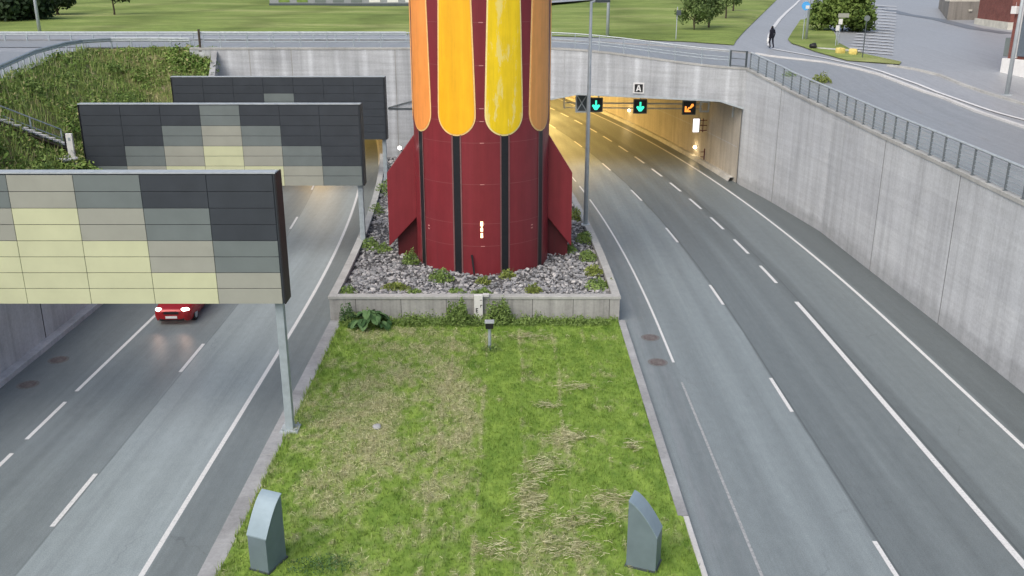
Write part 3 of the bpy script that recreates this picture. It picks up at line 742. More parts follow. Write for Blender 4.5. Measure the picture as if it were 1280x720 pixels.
for s in (-1, 1):
    f = MB(); Mx = Matrix(((1, 0, 0, 0), (0, 0, 1, -.35), (0, 1, 0, -.8), (0, 0, 0, 1)))
    e = TR-.05
    f.prism([(s*p[0], p[1]) for p in ((e, 7.2), (4.72 if s < 0 else 4.50, 5.25), (4.75 if s < 0 else 4.52, 1.45), (e, 3.0))], .30, Mx)
    fo = f.build('fin', M['maroon'], tw, bevel=.03)
    f = MB(); Mx = Matrix(((1, 0, 0, 0), (0, 0, 1, .05), (0, 1, 0, -.8), (0, 0, 0, 1)))
    f.prism([(s*p[0], p[1]) for p in ((e, 7.1), (4.35, 5.2), (4.35, .7), (e, .7))], .5, Mx); f.build('fin_back', M['maroon_dark'], fo)
b = MB(); b.grid(lambda z, k: cyl(2*math.pi*k/NA, z, TR+.06), [H_T-.5, H_T+.02], list(range(NA+1))); b.build('rim', M['maroon_dark'], tw)
# small emissive marks on the front, read downward
M['mark'] = emis('lit slot', (1, .72, .40), 3.0)
a = .02
for i, (z0, z1, w) in enumerate(((3.32, 3.54, .055), (3.22, 3.34, .025), (3.05, 3.22, .05), (2.74, 2.86, .05), (2.87, 2.98, .045))):
    b = MB(); b.grid(lambda z, u: cyl(a+u/TR*w*1.15, z, TR+.02), frange(z0, z1, .03), [-1, 0, 1]); b.build('glow_mark', M['mark'], tw)
b = MB(); b.tube([(-.3, -TR-.30, 1.05), (-.42, -TR-.03, 1.95)], .05, 6)
o = b.build('cable_pipe', M['black']); o.location = (TX, TY, 0); o.location.z = -.05; tag(o, 'short black pipe leaning on the foot of the red tower', 'pipe')
b = MB(); bm = bmesh.new(); bmesh.ops.create_uvsphere(bm, u_segments=12, v_segments=8, radius=.10); me = bpy.data.meshes.new('lamp_globe'); bm.to_mesh(me); bm.free(); me.materials.append(emis('bright globe', (1, .95, .9), 4))
fl = empty('globe_lamp', (-5.42, 45.75, 6.35)); tag(fl, 'small round bright lamp on the upper slope of the left tower fin', 'lamp')
g = link(bpy.data.objects.new('globe', me), fl); g.location = (-.1, -.1, .16)
b = MB(); b.tube([(0, 0, 0), (-.1, -.1, .1)], .03, 6); b.build('bracket', M['dark_steel'], fl)

# ------------------------------------------------------------------ gantry signs
def sign(xr, yf, zb, rows, label, post_y, posts):
    W, Hh = 14.1, 4.14; cw, ch = W/7, Hh/4
    t = empty('panel_sign', (xr, yf, 0)); tag(t, label, 'panel sign', 'large panel signs over the left road')
    b = MB(); b.box(-W-.06, .06, .02, .38, zb-.0, zb+Hh+.03); b.build('cabinet', M['panel_dark'], t, bevel=.02)
    b = MB(); b.box(-W-.09, .09, -.03, .40, zb+Hh+.035, zb+Hh+.075); b.build('top_trim', M['galv_light'], t)
    for a0, a1 in ((.062, .10), (-W-.1, -W-.062)):
        b = MB(); b.box(a0, a1, -.02, .70, zb, zb+Hh+.03); b.build('side_trim', M['black'], t)
    cm = {'D': M['panel_dark'], 'G': M['panel_slate'], 'B': M['panel_beige'], 'Y': M['panel_cream']}
    for r in range(4):
        for c in range(7):
            b = MB(); x0 = -W + c*cw; z1 = zb + Hh - r*ch
            for k in range(2):
                b.box(x0+.008, x0+cw-.008, -.012, .018, z1-(k+1)*ch/2+.010, z1-k*ch/2-.010)
            b.build('panel', cm[rows[r][c]], t, bevel=.004)
    for px in posts:
        base = {1: .14}.get(1)
        b = MB(); b.box(px-.13, px+.13, post_y-yf-.13, post_y-yf+.13, posts[px], zb+Hh*.5); p = b.build('post', M['galv'], t, bevel=.02)
        b = MB(); b.box(px-.30, px+.30, post_y-yf-.30, post_y-yf+.30, posts[px]-.02, posts[px]+.05)
        for sx in (-.22, .22):
            for sy in (-.22, .22): b.tube([(px+sx, post_y-yf+sy, posts[px]+.05), (px+sx, post_y-yf+sy, posts[px]+.14)], .03, 6)
        b.build('foot_plate', M['galv_light'], p)
    return t
sign(-7.24, 27.8, 4.76, ['DDGBGDD', 'DGBYBGD', 'GBYYYBG', 'BYYYYYB'], 'nearest and brightest of the big panel signs, mostly cream cells', 28.25, {-.22: .12, -13.2: 0.1})
sign(-7.75, 47.6, 4.19, ['DDDGDDD', 'DDGBGDD', 'DGBYBGD', 'GBYYYBG'], 'middle panel sign, dark ends with a stepped pyramid of grey and cream cells', 48.0, {-.18: 1.0, -13.6: .1})
sign(-8.6, 63.5, 3.88, ['DDDDDDD', 'DDDGDDD', 'DDGBGDD', 'DGBYBGD'], 'farthest and darkest panel sign, nearly all charcoal above the middle one', 63.9, {-.16: 1.0, -13.2: .1})

# ------------------------------------------------------------------ lawn
patches = [(.6, 36.6, 1.5, .8, .8), (-5, 37.0, 2.2, .7, .7), (-4.6, 32, 1.6, 2.0, .55), (-5.6, 29.5, 1.7, 2.6, .6), (-4.2, 27, 1.6, 2.4, .55), (-5.4, 24.6, 1.2, 2.0, .5), (1.9, 27.6, 1.1, 1.0, .75), (.5, 24.2, .8, 2.3, .65), (2.9, 23.6, 1.0, .9, .7), (1.5, 21.2, 1.3, 1.0, .7),
           (-.5, 21.6, .9, 1.0, .6), (2.2, 32.5, 1.0, .8, .4), (-3.4, 35.5, 2.4, .5, .8), (-1.9, 31.2, .9, 1.0, .8), (-1.6, 27.5, .8, 1.6, .7), (-2.6, 33.4, 1.2, 1.6, .5), (-1.8, 29.6, .8, 1.8, .45), (.3, 19.6, 1.3, .9, .65), (2.6, 20.3, .8, .6, .6), (-2.2, 24, .8, 1.4, .45)]
def dry(x, y):
    d = .02 + .14*min(1, max(0, (.2-x)/2.2))
    for px, py, sx, sy, a in patches:
        q = ((x-px)/sx)**2 + ((y-py)/sy)**2
        if q < 4: d += .52*a*math.exp(-q)
    d += .36*noise.noise(Vector((x*1.0, y*.75, 0))) + .42*noise.noise(Vector((x*3.6, y*2.4, 3))) + .2*noise.noise(Vector((x*9, y*6, 5)))
    for lx in (-2.4, -1.02, .35, 1.75, 3.05): d += .34*math.exp(-((x-lx+.05*math.sin(y*.9))/.06)**2)
    d -= .5*math.exp(-((x-2.6)/.55)**2)*.4
    if y > 37.6: d -= .6*(y-37.6)
    d -= .20*max(0, min(1, (x+1.25+.3*noise.noise(Vector((0, y*.6, 2))))/.6))*max(0, min(1, (.6-x)/.5))
    if 1.8 < x < 3: d += .06
    return max(0, min(1, d))
def lz(x, y):
    return .10 + .035*noise.noise(Vector((x*.7, y*.7, 0))) + .03*noise.noise(Vector((x*2.5, y*2.5, 7)))
xs, ysl = frange(-7.53, 4.86, .12), frange(8, 38.8, .16)
b = MB(); at = []
b.grid(lambda x, y: (x, y, lz(x, y) if y > 22.9 or x < 4.7 else lz(x, y)-.02), xs, ysl)
b.v = [(min(x, 4.695) if y > 22.95 else x, y, z) for x, y, z in b.v]
tag(b.build('lawn', M['lawn'], smooth=True, attrs={'dry': [dry(v[0], v[1]) for v in b.v]}), kind='structure')
b = MB(); dv = []
def blade(x, y, z, h, w, lean, a):
    dx, dy = math.cos(a)*w/2, math.sin(a)*w/2; lx, ly = -math.sin(a)*lean, math.cos(a)*lean
    i0 = len(b.v); b.v += [(x-dx, y-dy, z), (x+dx, y+dy, z), (x+lx, y+ly, z+h)]; b.f.append((i0, i0+1, i0+2))
for _ in range(46000):
    y = 10 + 28.7*random.random()**.9; x = random.uniform(-7.55, 4.67 if y > 22.9 else 4.82)
    d = dry(x, y); e = max(0, 1-(x+7.5)/.35)
    tall = 1 + 1.3*e + (1.6*(y-38) if y > 38 else 0) + .6*max(0, noise.noise(Vector((x*.8, y*.8, 9))))
    z = lz(x, y)-.01
    for k in range(3):
        blade(x+random.uniform(-.04, .04), y+random.uniform(-.04, .04), z, random.uniform(.05, .13)*tall, random.uniform(.014, .028), random.uniform(-.06, .06)*tall, random.uniform(0, 6.3))
        dv += [min(1, max(0, d+random.uniform(-.22, .22)))]*3
tag(b.build('grass', M['blade'], attrs={'dry': dv}), kind='stuff')
b = MB(); n = 0; dv = []
while n < 14000:
    y = 14 + 24.6*random.random(); x = random.uniform(-7.4, 4.6); d = dry(x, y)
    if random.random() > (d-.25)*1.2: continue
    n += 1
    a = random.gauss(0, .8); L = random.uniform(.05, .16); w = random.uniform(.004, .009); z = lz(x, y)+random.uniform(.03, .10)
    c, s = math.cos(a)*L/2, math.sin(a)*L/2; i0 = len(b.v); bx, by = -math.sin(a)*w, math.cos(a)*w; dz = random.uniform(-.03, .03)
    b.v += [(x-c-bx, y-s-by, z-dz), (x+c-bx, y+s-by, z+dz), (x+c+bx, y+s+by, z+dz), (x-c+bx, y-s+by, z-dz)]; b.f.append((i0, i0+1, i0+2, i0+3)); dv += [random.uniform(.7, 1)]*4
spots = [(.6, 36.6, .9, .35), (1.9, 27.6, .8, .5), (1.5, 21.3, .9, .5), (.5, 23.6, .5, 1.3), (2.9, 23.8, .7, .4), (-.4, 21.3, .5, .5), (2.4, 31.6, .8, .35), (2.2, 19.6, .9, .4), (.9, 25.6, .5, .8), (1.3, 30.0, .5, .3), (3.9, 27.0, .3, .3), (2.0, 22.6, .8, .4)]
for px, py, sx, sy in spots:
    for _ in range(int(260*sx*sy)+40):
        x, y = random.gauss(px, sx*.55), random.gauss(py, sy*.55)
        if not (-7.4 < x < 4.6): continue
        a = random.gauss(0, .55); L = random.uniform(.10, .30); z = lz(x, y)+random.uniform(.07, .13); w = random.uniform(.007, .014); bow = random.uniform(-.06, .06)
        P = [(x+math.cos(a)*L*t-math.sin(a)*bow*(1-4*t*t), y+math.sin(a)*L*t+math.cos(a)*bow*(1-4*t*t), z+.02*(1-4*t*t)) for t in (-.5, 0, .5)]
        i0 = len(b.v)
        for q in P: b.v += [(q[0], q[1]-w, q[2]), (q[0], q[1]+w, q[2])]
        b.f += [(i0, i0+2, i0+3, i0+1), (i0+2, i0+4, i0+5, i0+3)]; dv += [random.uniform(.8, 1)]*6
tag(b.build('dry_grass', M['blade'], attrs={'dry': dv}), kind='stuff')

# ------------------------------------------------------------------ plants
def leaves(b, n, cx, cy, z0, rx, ry, h, size, up=.4, rnd=random, shape='dome'):
    for _ in range(n):
        while True:
            u, v, w = rnd.uniform(-1, 1), rnd.uniform(-1, 1), rnd.random()
            lim = (1-w**1.6) if shape == 'dome' else 1-.5*w
            if u*u+v*v <= max(.06, lim): break
        p = Vector((cx+u*rx, cy+v*ry, z0+w*h*(.75+.5*noise.noise(Vector((u*2+cx, v*2+cy, 0))))))
        nrm = Vector((rnd.gauss(0, 1), rnd.gauss(0, 1), rnd.gauss(up, .8))).normalized()
        a = nrm.orthogonal().normalized(); a.rotate(Matrix.Rotation(rnd.uniform(0, 6.28), 3, nrm)); c = nrm.cross(a)
        s = size*rnd.uniform(.55, 1.25)
        b.face(p-a*s*.5, p+c*s*.22, p+a*s*.5, p-c*s*.22)
def plant(name, loc, rx, ry, h, n, size, mat, label, cat, group=None, stems=5, shape='dome', up=.4):
    t = empty(name, loc); tag(t, label, cat, group)
    b = MB(); leaves(b, n, 0, 0, .02, rx, ry, h, size, up, shape=shape); b.build('foliage', mat, t)
    b = MB()
    for _ in range(stems):
        a = random.uniform(0, 6.3); r = random.uniform(.2, .8)
        b.tube([(0, 0, -.05), (math.cos(a)*rx*r*.5, math.sin(a)*ry*r*.5, h*.5), (math.cos(a)*rx*r, math.sin(a)*ry*r, h*random.uniform(.7, 1.1))], [.012, .009, .004], 4)
    b.build('stems', M['weed_dark'], t)
    return t
GW = 'weeds growing in the gravel bed'
weeds = [
 (-5.35, 40.7, .62, .35, .34, 420, 'weed_yellow', 'spreading yellow green weed in the gravel, left front of the tower'),
 (-3.35, 41.9, .55, .45, .62, 420, 'weed', 'bushy green weed at the left foot of the tower front'),
 (-4.35, 40.0, .35, .22, .25, 160, 'weed', 'small low weed on the gravel just behind the front coping, left part'),
 (-5.05, 44.6, .40, .40, .85, 340, 'weed', 'tall loose weed under the left tower fin'),
 (-7.45, 40.0, .38, .4, .40, 240, 'weed', 'weed in the left front corner of the gravel bed'),
 (-1.35, 41.6, .34, .26, .42, 200, 'weed_yellow', 'pale weed at the tower foot beside the black leaning pipe'),
 (-1.35, 39.9, .45, .26, .34, 230, 'weed', 'weed behind the white marker box on the gravel'),
 (-.2, 42.3, .36, .26, .50, 220, 'weed_yellow', 'pale weed at the tower foot between the two front black stripes and right fin'),
 (.98, 40.1, .36, .30, .46, 260, 'weed_yellow', 'lone pale weed in the gravel right of the tower front'),
 (-2.5, 40.0, .36, .22, .26, 160, 'weed', 'low weed at the front coping left of the white marker box'),
 (3.95, 48.6, .45, .7, .55, 380, 'weed', 'weed clump along the right coping below the lamp post'),
 (3.85, 45.6, .42, .7, .42, 330, 'weed', 'second weed clump along the right coping, counted down from the lamp post'),
 (3.95, 43.0, .42, .6, .42, 330, 'weed_yellow', 'third weed clump along the right coping, light green'),
 (3.95, 40.9, .50, .6, .42, 380, 'weed', 'weed clump nearest the right front corner of the gravel bed'),
 (4.55, 41.2, .22, .4, .34, 160, 'weed_yellow', 'weed leaning over the right coping near the front corner'),
 (2.25, 47.6, .40, .40, .50, 280, 'weed', 'weed between the tower shaft and the tip of the right fin'),
 (2.95, 46.6, .40, .40, .50, 280, 'weed', 'weed just below the outer tip of the right fin'),
 (3.75, 53.6, .45, 1.0, .7, 420, 'weed_yellow', 'tall weeds right of the tower fin near the lamp post base'),
 (-7.55, 47.6, .40, .8, .5, 300, 'weed', 'weed beside the middle sign post on the left coping'),
 (-6.75, 46.6, .45, .45, .45, 260, 'weed', 'weed left of the outer tip of the left fin'),
 (-8.2, 55.0, .45, 1.0, .55, 260, 'weed', 'weed on the left coping behind the left fin'),
 (-8.4, 60.5, .6, 1.2, .9, 300, 'weed', 'weed farthest up the left coping beside the portal'),
]
for (x, y, rx, ry, h, n, m, l) in weeds:
    plant('weed', (x, y, gz(x, y)+.03), rx*1.2, ry*1.2, h*1.05, int(n*1.5), .15, M[m], l, 'weed', GW)
# plants along the plinth foot
plant('shrub', (-2.35, 38.2, .1), .62, .34, 1.15, 1500, .15, M['weed'], 'leafy green shrub against the plinth left of the white box', 'shrub', shape='col')
plant('shrub', (-.55, 38.3, .1), .72, .34, 1.2, 1600, .14, M['weed'], 'taller olive green shrub against the plinth right of the white box', 'shrub', shape='col')
plant('shrub', (-7.2, 38.35, .08), .42, .28, 1.0, 600, .12, M['weed_dark'], 'thin dark shrub at the left end of the plinth', 'shrub', shape='col')
# broad leaved plant
t = empty('broadleaf_plant', (-6.1, 37.75, .08)); tag(t, 'large dark green broad leaved plant in front of the plinth left end', 'plant')
b = MB()
for k in range(40):
    a = k*2.4+random.uniform(-.3, .3); r = .95*math.sqrt((k+.5)/40); z = .66*(1-r**2)+random.uniform(.04, .20)
    p = Vector((math.cos(a)*r*.92, math.sin(a)*r*.62, z)); q0 = random.uniform(.13, .22)
    out = Vector((math.cos(a), math.sin(a), 0)); nrm = (out*.5+Vector((random.gauss(0, .25), random.gauss(0, .25)-.15, 1))).normalized()
    u = (out-nrm*out.dot(nrm)).normalized(); w = nrm.cross(u)
    ax = [b.vert(p+u*q0*f+nrm*h) for f, h in ((-1.1, -.02), (-.3, .0), (.5, .01), (1.3, -.07))]
    for sd in (1, -1):
        e = [b.vert(p+u*q0*f+w*sd*q0*g+nrm*h) for f, g, h in ((-.7, .75, .05), (.2, .95, .05), (.9, .55, .0))]
        b.f += [(ax[0], ax[1], e[0]), (ax[1], ax[2], e[1], e[0]), (ax[2], ax[3], e[2], e[1])]
b.build('foliage', M['weed_dark'], t)
b = MB()
for k in range(14):
    a = k*.45; b.tube([(0, 0, 0), (math.cos(a)*.5, math.sin(a)*.35, .5)], .012, 4)
b.build('stems', M['weed'], t)
b = MB()
for k in range(230):
    x = random.uniform(-7.3, 4.5); leaves(b, 30, x, random.uniform(37.9, 38.65), .1, .28, .18, random.uniform(.3, .75)*(1 if x < 1.5 else .6), .13)
tag(b.build('ground_cover', M['weed']), kind='stuff')
plant('low_weed', (-4.9, 20.6, .1), 1.0, .45, .26, 700, .07, M['weed_dark'], 'dark weed patch on the lawn beside the left grey cabinet', 'weed')
plant('low_weed', (-.85, 35.15, .1), .5, .3, .3, 260, .10, M['weed'], 'weed patch around the foot of the small floodlight post', 'weed')
b = MB(); bm = bmesh.new(); bmesh.ops.create_icosphere(bm, subdivisions=2, radius=.16)
for v in bm.verts: v.co.z *= .5; v.co += v.co*.25*noise.noise(v.co*9)
me = bpy.data.meshes.new('stone'); bm.to_mesh(me); bm.free(); me.materials.append(M['kerb']); o = link(bpy.data.objects.new('stone', me)); o.location = (-4.55, 28.35, .16); tag(o, 'single grey stone lying on the lawn right of the nearest sign post', 'stone')

# embankment ground cover
b = MB()
for _ in range(1900):
    y = 38 + 36.2*random.random(); u = random.random(); p = bank(u, y)
    c = noise.noise(Vector((p.x*.30, p.y*.30, 8)))
    if c < -.34: continue
    h = .22 + .75*max(0, c) + random.uniform(0, .25)
    if c > .22: leaves(b, 60, p.x, p.y, p.z-.04, .6, .6, h*1.15, .30, up=1.1)
    else: leaves(b, 20, p.x, p.y, p.z-.04, .5, .5, h*.8, .22, up=.9)
tag(b.build('bank_plants', M['bank']), kind='stuff')
b = MB()
for _ in range(9000):
    y = 40 + 34*random.random(); u = random.random(); p = bank(u, y)
    a = random.uniform(0, 6.3); h = random.uniform(.25, .75); w = random.uniform(.02, .04); l = random.uniform(-.2, .2)
    b.face((p.x-math.cos(a)*w, p.y-math.sin(a)*w, p.z), (p.x+math.cos(a)*w, p.y+math.sin(a)*w, p.z), (p.x+l, p.y+random.uniform(-.2, .2), p.z+h))
tag(b.build('tall_grass', M['bank_grass']), kind='stuff')
bank_shrubs = [(.75, 71, 1.0, 'pale green shrub at the top of the embankment near the street railing'), (.12, 70, .9, 'green shrub on the embankment beside the wing wall of the portal'), (.5, 64, 1.0, 'round dark shrub in the middle of the embankment'), (.8, 60, .9, 'light shrub high on the embankment by the guard rail'),
               (.62, 55, 1.0, 'shrub just above the stair railing on the embankment'), (.88, 53, .8, 'small shrub under the near end of the guard rail'), (.45, 58, 1.0, 'dark shrub low on the embankment behind the middle panel sign'), (.55, 50.5, .8, 'shrub between the stair handrail and the middle panel sign'), (.38, 43.5, .9, 'shrub below the stairs beside the white post')]
for i, (u, y, q, l) in enumerate(bank_shrubs):
    p = bank(u, y); plant('shrub', p, 1.0*q, .9*q, 1.0*q, 420, .25, M[('weed', 'bank', 'weed')[i % 3]], l, 'shrub', 'shrubs on the left embankment')

# ------------------------------------------------------------------ trees
def tree(name, loc, trunk_h, crown_r, crown_h, n, leaf, mat, label, group=None, low=0., seed=0, tr=.12, skirt=0):
    rnd = random.Random(seed); t = empty(name, loc); tag(t, label, 'tree', group)
    b = MB(); top = trunk_h+crown_h*.7
    b.tube([(0, 0, -.2), (.03, .02, trunk_h*.5), (-.03, .03, trunk_h), (.05, 0, top)], [tr*1.3, tr, tr*.8, tr*.25], 7)
    cl = []
    for k in range(9):
        a = k*2.4+rnd.random(); z = trunk_h + crown_h*(.05+.75*k/9)*(1-low*.3); rr = crown_r*rnd.uniform(.5, .85)*(1-.5*(k/9)**2)
        e = Vector((math.cos(a)*rr, math.sin(a)*rr, z+crown_h*.12)); b.tube([(0, 0, z-.25*crown_h*.3), e*.55+Vector((0, 0, z*.4)), e], [tr*.5, tr*.3, tr*.1], 5); cl.append(e)
    b.build('trunk', M['bark'], t)
    c = MB()
    for k in range(skirt):
        a = k*2.4; rr = crown_r*rnd.uniform(.35, .85); cl.append(Vector((math.cos(a)*rr, math.sin(a)*rr, trunk_h+crown_r*.3+rnd.uniform(0, 1.2))))
    for e in cl + [Vector((rnd.uniform(-.4, .4)*crown_r, rnd.uniform(-.4, .4)*crown_r, trunk_h+crown_h*rnd.uniform(.1, 1))) for _ in range(10)]:
        r = crown_r*rnd.uniform(.28, .48)
        for _ in range(n//19):
            d = Vector((rnd.gauss(0, 1), rnd.gauss(0, 1), rnd.gauss(0, .8))).normalized()*r*rnd.random()**.45; p = e + d
            nrm = (d.normalized()*.6+Vector((rnd.gauss(0, .6), rnd.gauss(0, .6), rnd.gauss(.3, .6)))).normalized()
            a = nrm.orthogonal().normalized(); a.rotate(Matrix.Rotation(rnd.uniform(0, 6.28), 3, nrm)); w = nrm.cross(a); s = leaf*rnd.uniform(.6, 1.3)
            c.face(p-a*s*.5, p+w*s*.3, p+a*s*.5, p-w*s*.3)
    c.build('crown', mat, t)
    return t
TG = 'young park trees beside the path'
tree('tree', (17.9, 95.2, 9.2), .75, 1.8, 3.7, 3400, .26, M['leaf_park'], 'young round tree on the park lawn, nearest the street on the right', TG, seed=3, tr=.09, skirt=4)
tree('tree', (20.0, 98.5, 9.25), 1.2, 1.7, 3.4, 2800, .26, M['leaf_park'], 'young tree partly behind the nearest round park tree', TG, seed=5, tr=.09, skirt=3)
tree('tree', (25.0, 113.6, 9.5), 1.4, 1.7, 3.2, 1600, .3, M['leaf_park'], 'third young park tree, between the near pair and the path', TG, seed=8, tr=.09)
tree('tree', (29.9, 131.6, 9.8), 1.4, 2.0, 3.4, 1200, .34, M['leaf_park'], 'farthest young park tree by the path, cut by the top edge', TG, seed=9, tr=.1)
tree('large_shrub', (33.0, 96.5, 9.05), .1, 3.0, 4.8, 11000, .40, M['leaf'], 'big rounded green tree on the verge beside the striped parking area', seed=13, tr=.14, skirt=12)
DG = 'dark trees at the upper left'
tree('dark_tree', (-57, 110.5, 9.3), .25, 4.4, 6, 7000, .55, M['leaf_dark'], 'wide dark tree behind the upper left lamp post', DG, skirt=14, seed=21, tr=.25)
tree('dark_tree', (-58.2, 124.5, 9.5), .5, 2.1, 6, 3000, .5, M['leaf_dark'], 'narrower dark tree right of the upper left lamp post', DG, skirt=8, seed=22, tr=.2)
tree('dark_tree', (-65, 112, 9.4), .8, 4.0, 7, 3000, .6, M['leaf_dark'], 'dark tree in the top left corner', DG, skirt=12, seed=23, tr=.25)
tree('dark_tree', (-50.6, 123.7, 9.4), 1.5, 2.0, 5, 1800, .45, M['leaf_dark'], 'thin trunked dark tree standing alone left of the low building', DG, seed=24, tr=.11)
plant('shrub', (20.5, 63.0, T(20.5, 63)), .7, .7, .75, 420, .18, M['weed_yellow'], 'pale green shrub behind the wall railing at the edge of the street', 'shrub')
plant('shrub', (18.9, 65.0, T(18.9, 65)), .5, .5, .5, 240, .14, M['weed'], 'small dark shrub behind the wall railing near the corner', 'shrub')

# ------------------------------------------------------------------ railings
def rail_run(name, label, cat, line, zf, heights, rads, every, post_r, mats, hp=1.15, group=None):
    o0 = Vector((line[0][0], line[0][1], 0)); t = empty(name, o0); tag(t, label, cat, group)
    P = [Vector((p[0], p[1])) for p in line]; L = []; acc = 0
    for i in range(len(P)-1):
        n = max(1, int(round((P[i+1]-P[i]).length/every))); L += [P[i].lerp(P[i+1], k/n) for k in range(n)]
    L.append(P[-1])
    for h, r, m, nm in zip(heights, rads, mats[0], mats[1]):
        b = MB(); b.tube([Vector((p.x, p.y, zf(p.x, p.y)+h))-o0 for p in L], r, 6); b.build(nm, m, t)
    p0 = None
    for p in L:
        if p0 is None:
            b = MB(); b.box(-post_r, post_r, -post_r, post_r, 0, hp); b.box(-post_r*2.2, post_r*2.2, -post_r*2.2, post_r*2.2, -.02, .02); p0 = b.build('post', mats[2], t); q = p0
        else: q = link(p0.copy(), t)
        q.location = Vector((p.x, p.y, zf(p.x, p.y)))-o0
    return t
gl, dk = M['galv_light'], M['dark_steel']
rail_run('bridge_railing', 'pale steel railing with horizontal bars along the top of the portal wall', 'railing', [(x, yP(x)+.25) for x in (-24.2, -10, 3.0, 10, 15.4)], lambda x, y: T(x, y)+.15, [1.1, .98, .62, .42], [.045, .02, .035, .035], 2.05, .03, ([gl, M['galv'], M['galv'], M['galv']], ['top_rail', 'wire', 'bar', 'bar'], M['galv']))
wl = [(wallx(y)+.14, y) for y in frange(14, 67.0, 1.31)[::-1]]
rail = rail_run('wall_railing', 'steel railing with dark posts and pale handrail on top of the right wall', 'railing', wl, lambda x, y: T(x, y)+.10, [1.12, .95, .78, .60, .42, .24, .1], [.06, .010, .010, .014, .010, .010, .012], 3, .035, ([gl, M['galv'], M['galv'], M['galv'], M['galv'], M['galv'], M['galv']], ['handrail'] + ['wire']*6, M['rail_grey']), 1.1)
kg = NT('wire mesh tinted'); kg.color((.45, .52, .53)); kg.b.inputs['Alpha'].default_value = .24; M['mesh'] = kg.set(.3)
fz = kg.noise(3, 2); kg.color(kg.ramp(fz, [(.3, (.42, .50, .50)), (.7, (.50, .56, .56))]))
b = MB()
for i in range(len(wl)-1):
    (x0, y0), (x1, y1) = wl[i], wl[i+1]; o = rail.location
    b.face(*[Vector((x, y, T(x, y)+z))-o for x, y, z in ((x0, y0-.06, .2), (x1, y1+.06, .2), (x1, y1+.06, 1.1), (x0, y0-.06, 1.1))])
b.build('infill_panel', M['mesh'], rail)
rail_run('corner_gate', 'dark square railing bay at the corner where portal and right wall meet', 'railing', [(15.5, 67.95), (16.5, 67.4)], lambda x, y: T(x, y)+.12, [1.12, .6, .1], [.04, .03, .03], 1.2, .06, ([dk, dk, dk], ['top_rail', 'bar', 'bar'], dk))
def guard_rail(line, label, zf):
    o0 = Vector((line[0][0], line[0][1], 0)); t = empty('guard_rail', o0); tag(t, label, 'guard rail')
    P = [Vector((p[0], p[1])) for p in line]; L = []
    for i in range(len(P)-1):
        n = max(1, int(round((P[i+1]-P[i]).length/2))); L += [P[i].lerp(P[i+1], k/n) for k in range(n)]
    L.append(P[-1]); b = MB()
    prof = [(0, .5), (.06, .55), (.06, .62), (0, .66), (.06, .70), (.06, .77), (0, .82)]
    for i in range(len(L)-1):
        d = (L[i+1]-L[i]).normalized(); nn = Vector((d.y, -d.x))
        for k in range(len(prof)-1):
            b.face(*[Vector((p.x+nn.x*prof[q][0], p.y+nn.y*prof[q][0], zf(p.x, p.y)+prof[q][1]))-o0 for p, q in ((L[i], k), (L[i+1], k), (L[i+1], k+1), (L[i], k+1))])
    b.build('beam', gl, t); p0 = None
    for p in L:
        if p0 is None:
            c = MB(); c.box(-.05, .05, -.04, .04, -.1, .75); p0 = c.build('post', M['galv'], t); q = p0
        else: q = link(p0.copy(), t)
        q.location = Vector((p.x, p.y, zf(p.x, p.y)))-o0
guard_rail([(railx(y)-.25, y) for y in (30, 40, 51, 62.6, 70)] + [(-32.4, 72.6), (-31.0, 74.5), (-28, 74.7), (-24.8, 74.2)], 'curved steel guard rail along the top of the weedy embankment', lambda x, y: 9.1)
guard_rail([(x, 82.0) for x in (-60, -45, -30, -15, -9)], 'straight low guard rail between street and footway at the upper left', lambda x, y: 9.1)
b = MB(); b.box(-.07, .07, -.07, .07, 0, 1.6); b.box(-.12, .12, -.12, .12, -.02, .05); o = b.build('wooden_post', M['bark'], bevel=.01); o.location = (-23.7, 73.1, 9.0); tag(o, 'brown post at the left end of the portal railing', 'post')
# stairs on the embankment
def bankz(x, y):
    u = (x-(lwallx(y)-.3))/(railx(y)-(lwallx(y)-.3)); return bank(min(1, max(0, u)), y).z
S0, S1 = Vector((-23.05, 48.4, 5.95)), Vector((-26.3, 42.9, 9.25))
t = empty('stairs', S0); tag(t, 'narrow metal stairs with pale treads climbing the weedy embankment', 'stairs')
N = 19; run = Vector((S1.x-S0.x, S1.y-S0.y, 0)).normalized(); side = Vector((-run.y, run.x, 0))*-1
RM = Matrix(((run.x, side.x, 0), (run.y, side.y, 0), (0, 0, 1))).to_4x4()
for i in range(N):
    p = S0.lerp(S1, (i+.5)/N)-S0
    b = MB(); b.box(-.19, .15, -.45, .45, .14, .19, Matrix.Translation(p) @ RM); b.build('tread', M['pale_kerb'], t)
b = MB()
for q in (-.45, .45): b.tube([side*q+Vector((0, 0, -.12)), (S1-S0)+side*q+Vector((0, 0, -.12))], .09, 4)
b.build('stringer', M['bark'], t)
for h, nm in ((1.0, 'handrail'), (.52, 'mid_rail')):
    b = MB(); b.tube([side*.5+Vector((0, 0, h)), (S1-S0)+side*.5+Vector((0, 0, h))], .035, 6); b.build(nm, M['galv'], t)
p0 = None
for i in range(5):
    p = (S1-S0)*(i/4)
    if p0 is None: b = MB(); b.box(-.03, .03, -.03, .03, -.2, 1.0, Matrix.Translation(side*.5)); p0 = b.build('rail_post', M['galv'], t); q = p0
    else: q = link(p0.copy(), t)
    q.location = p
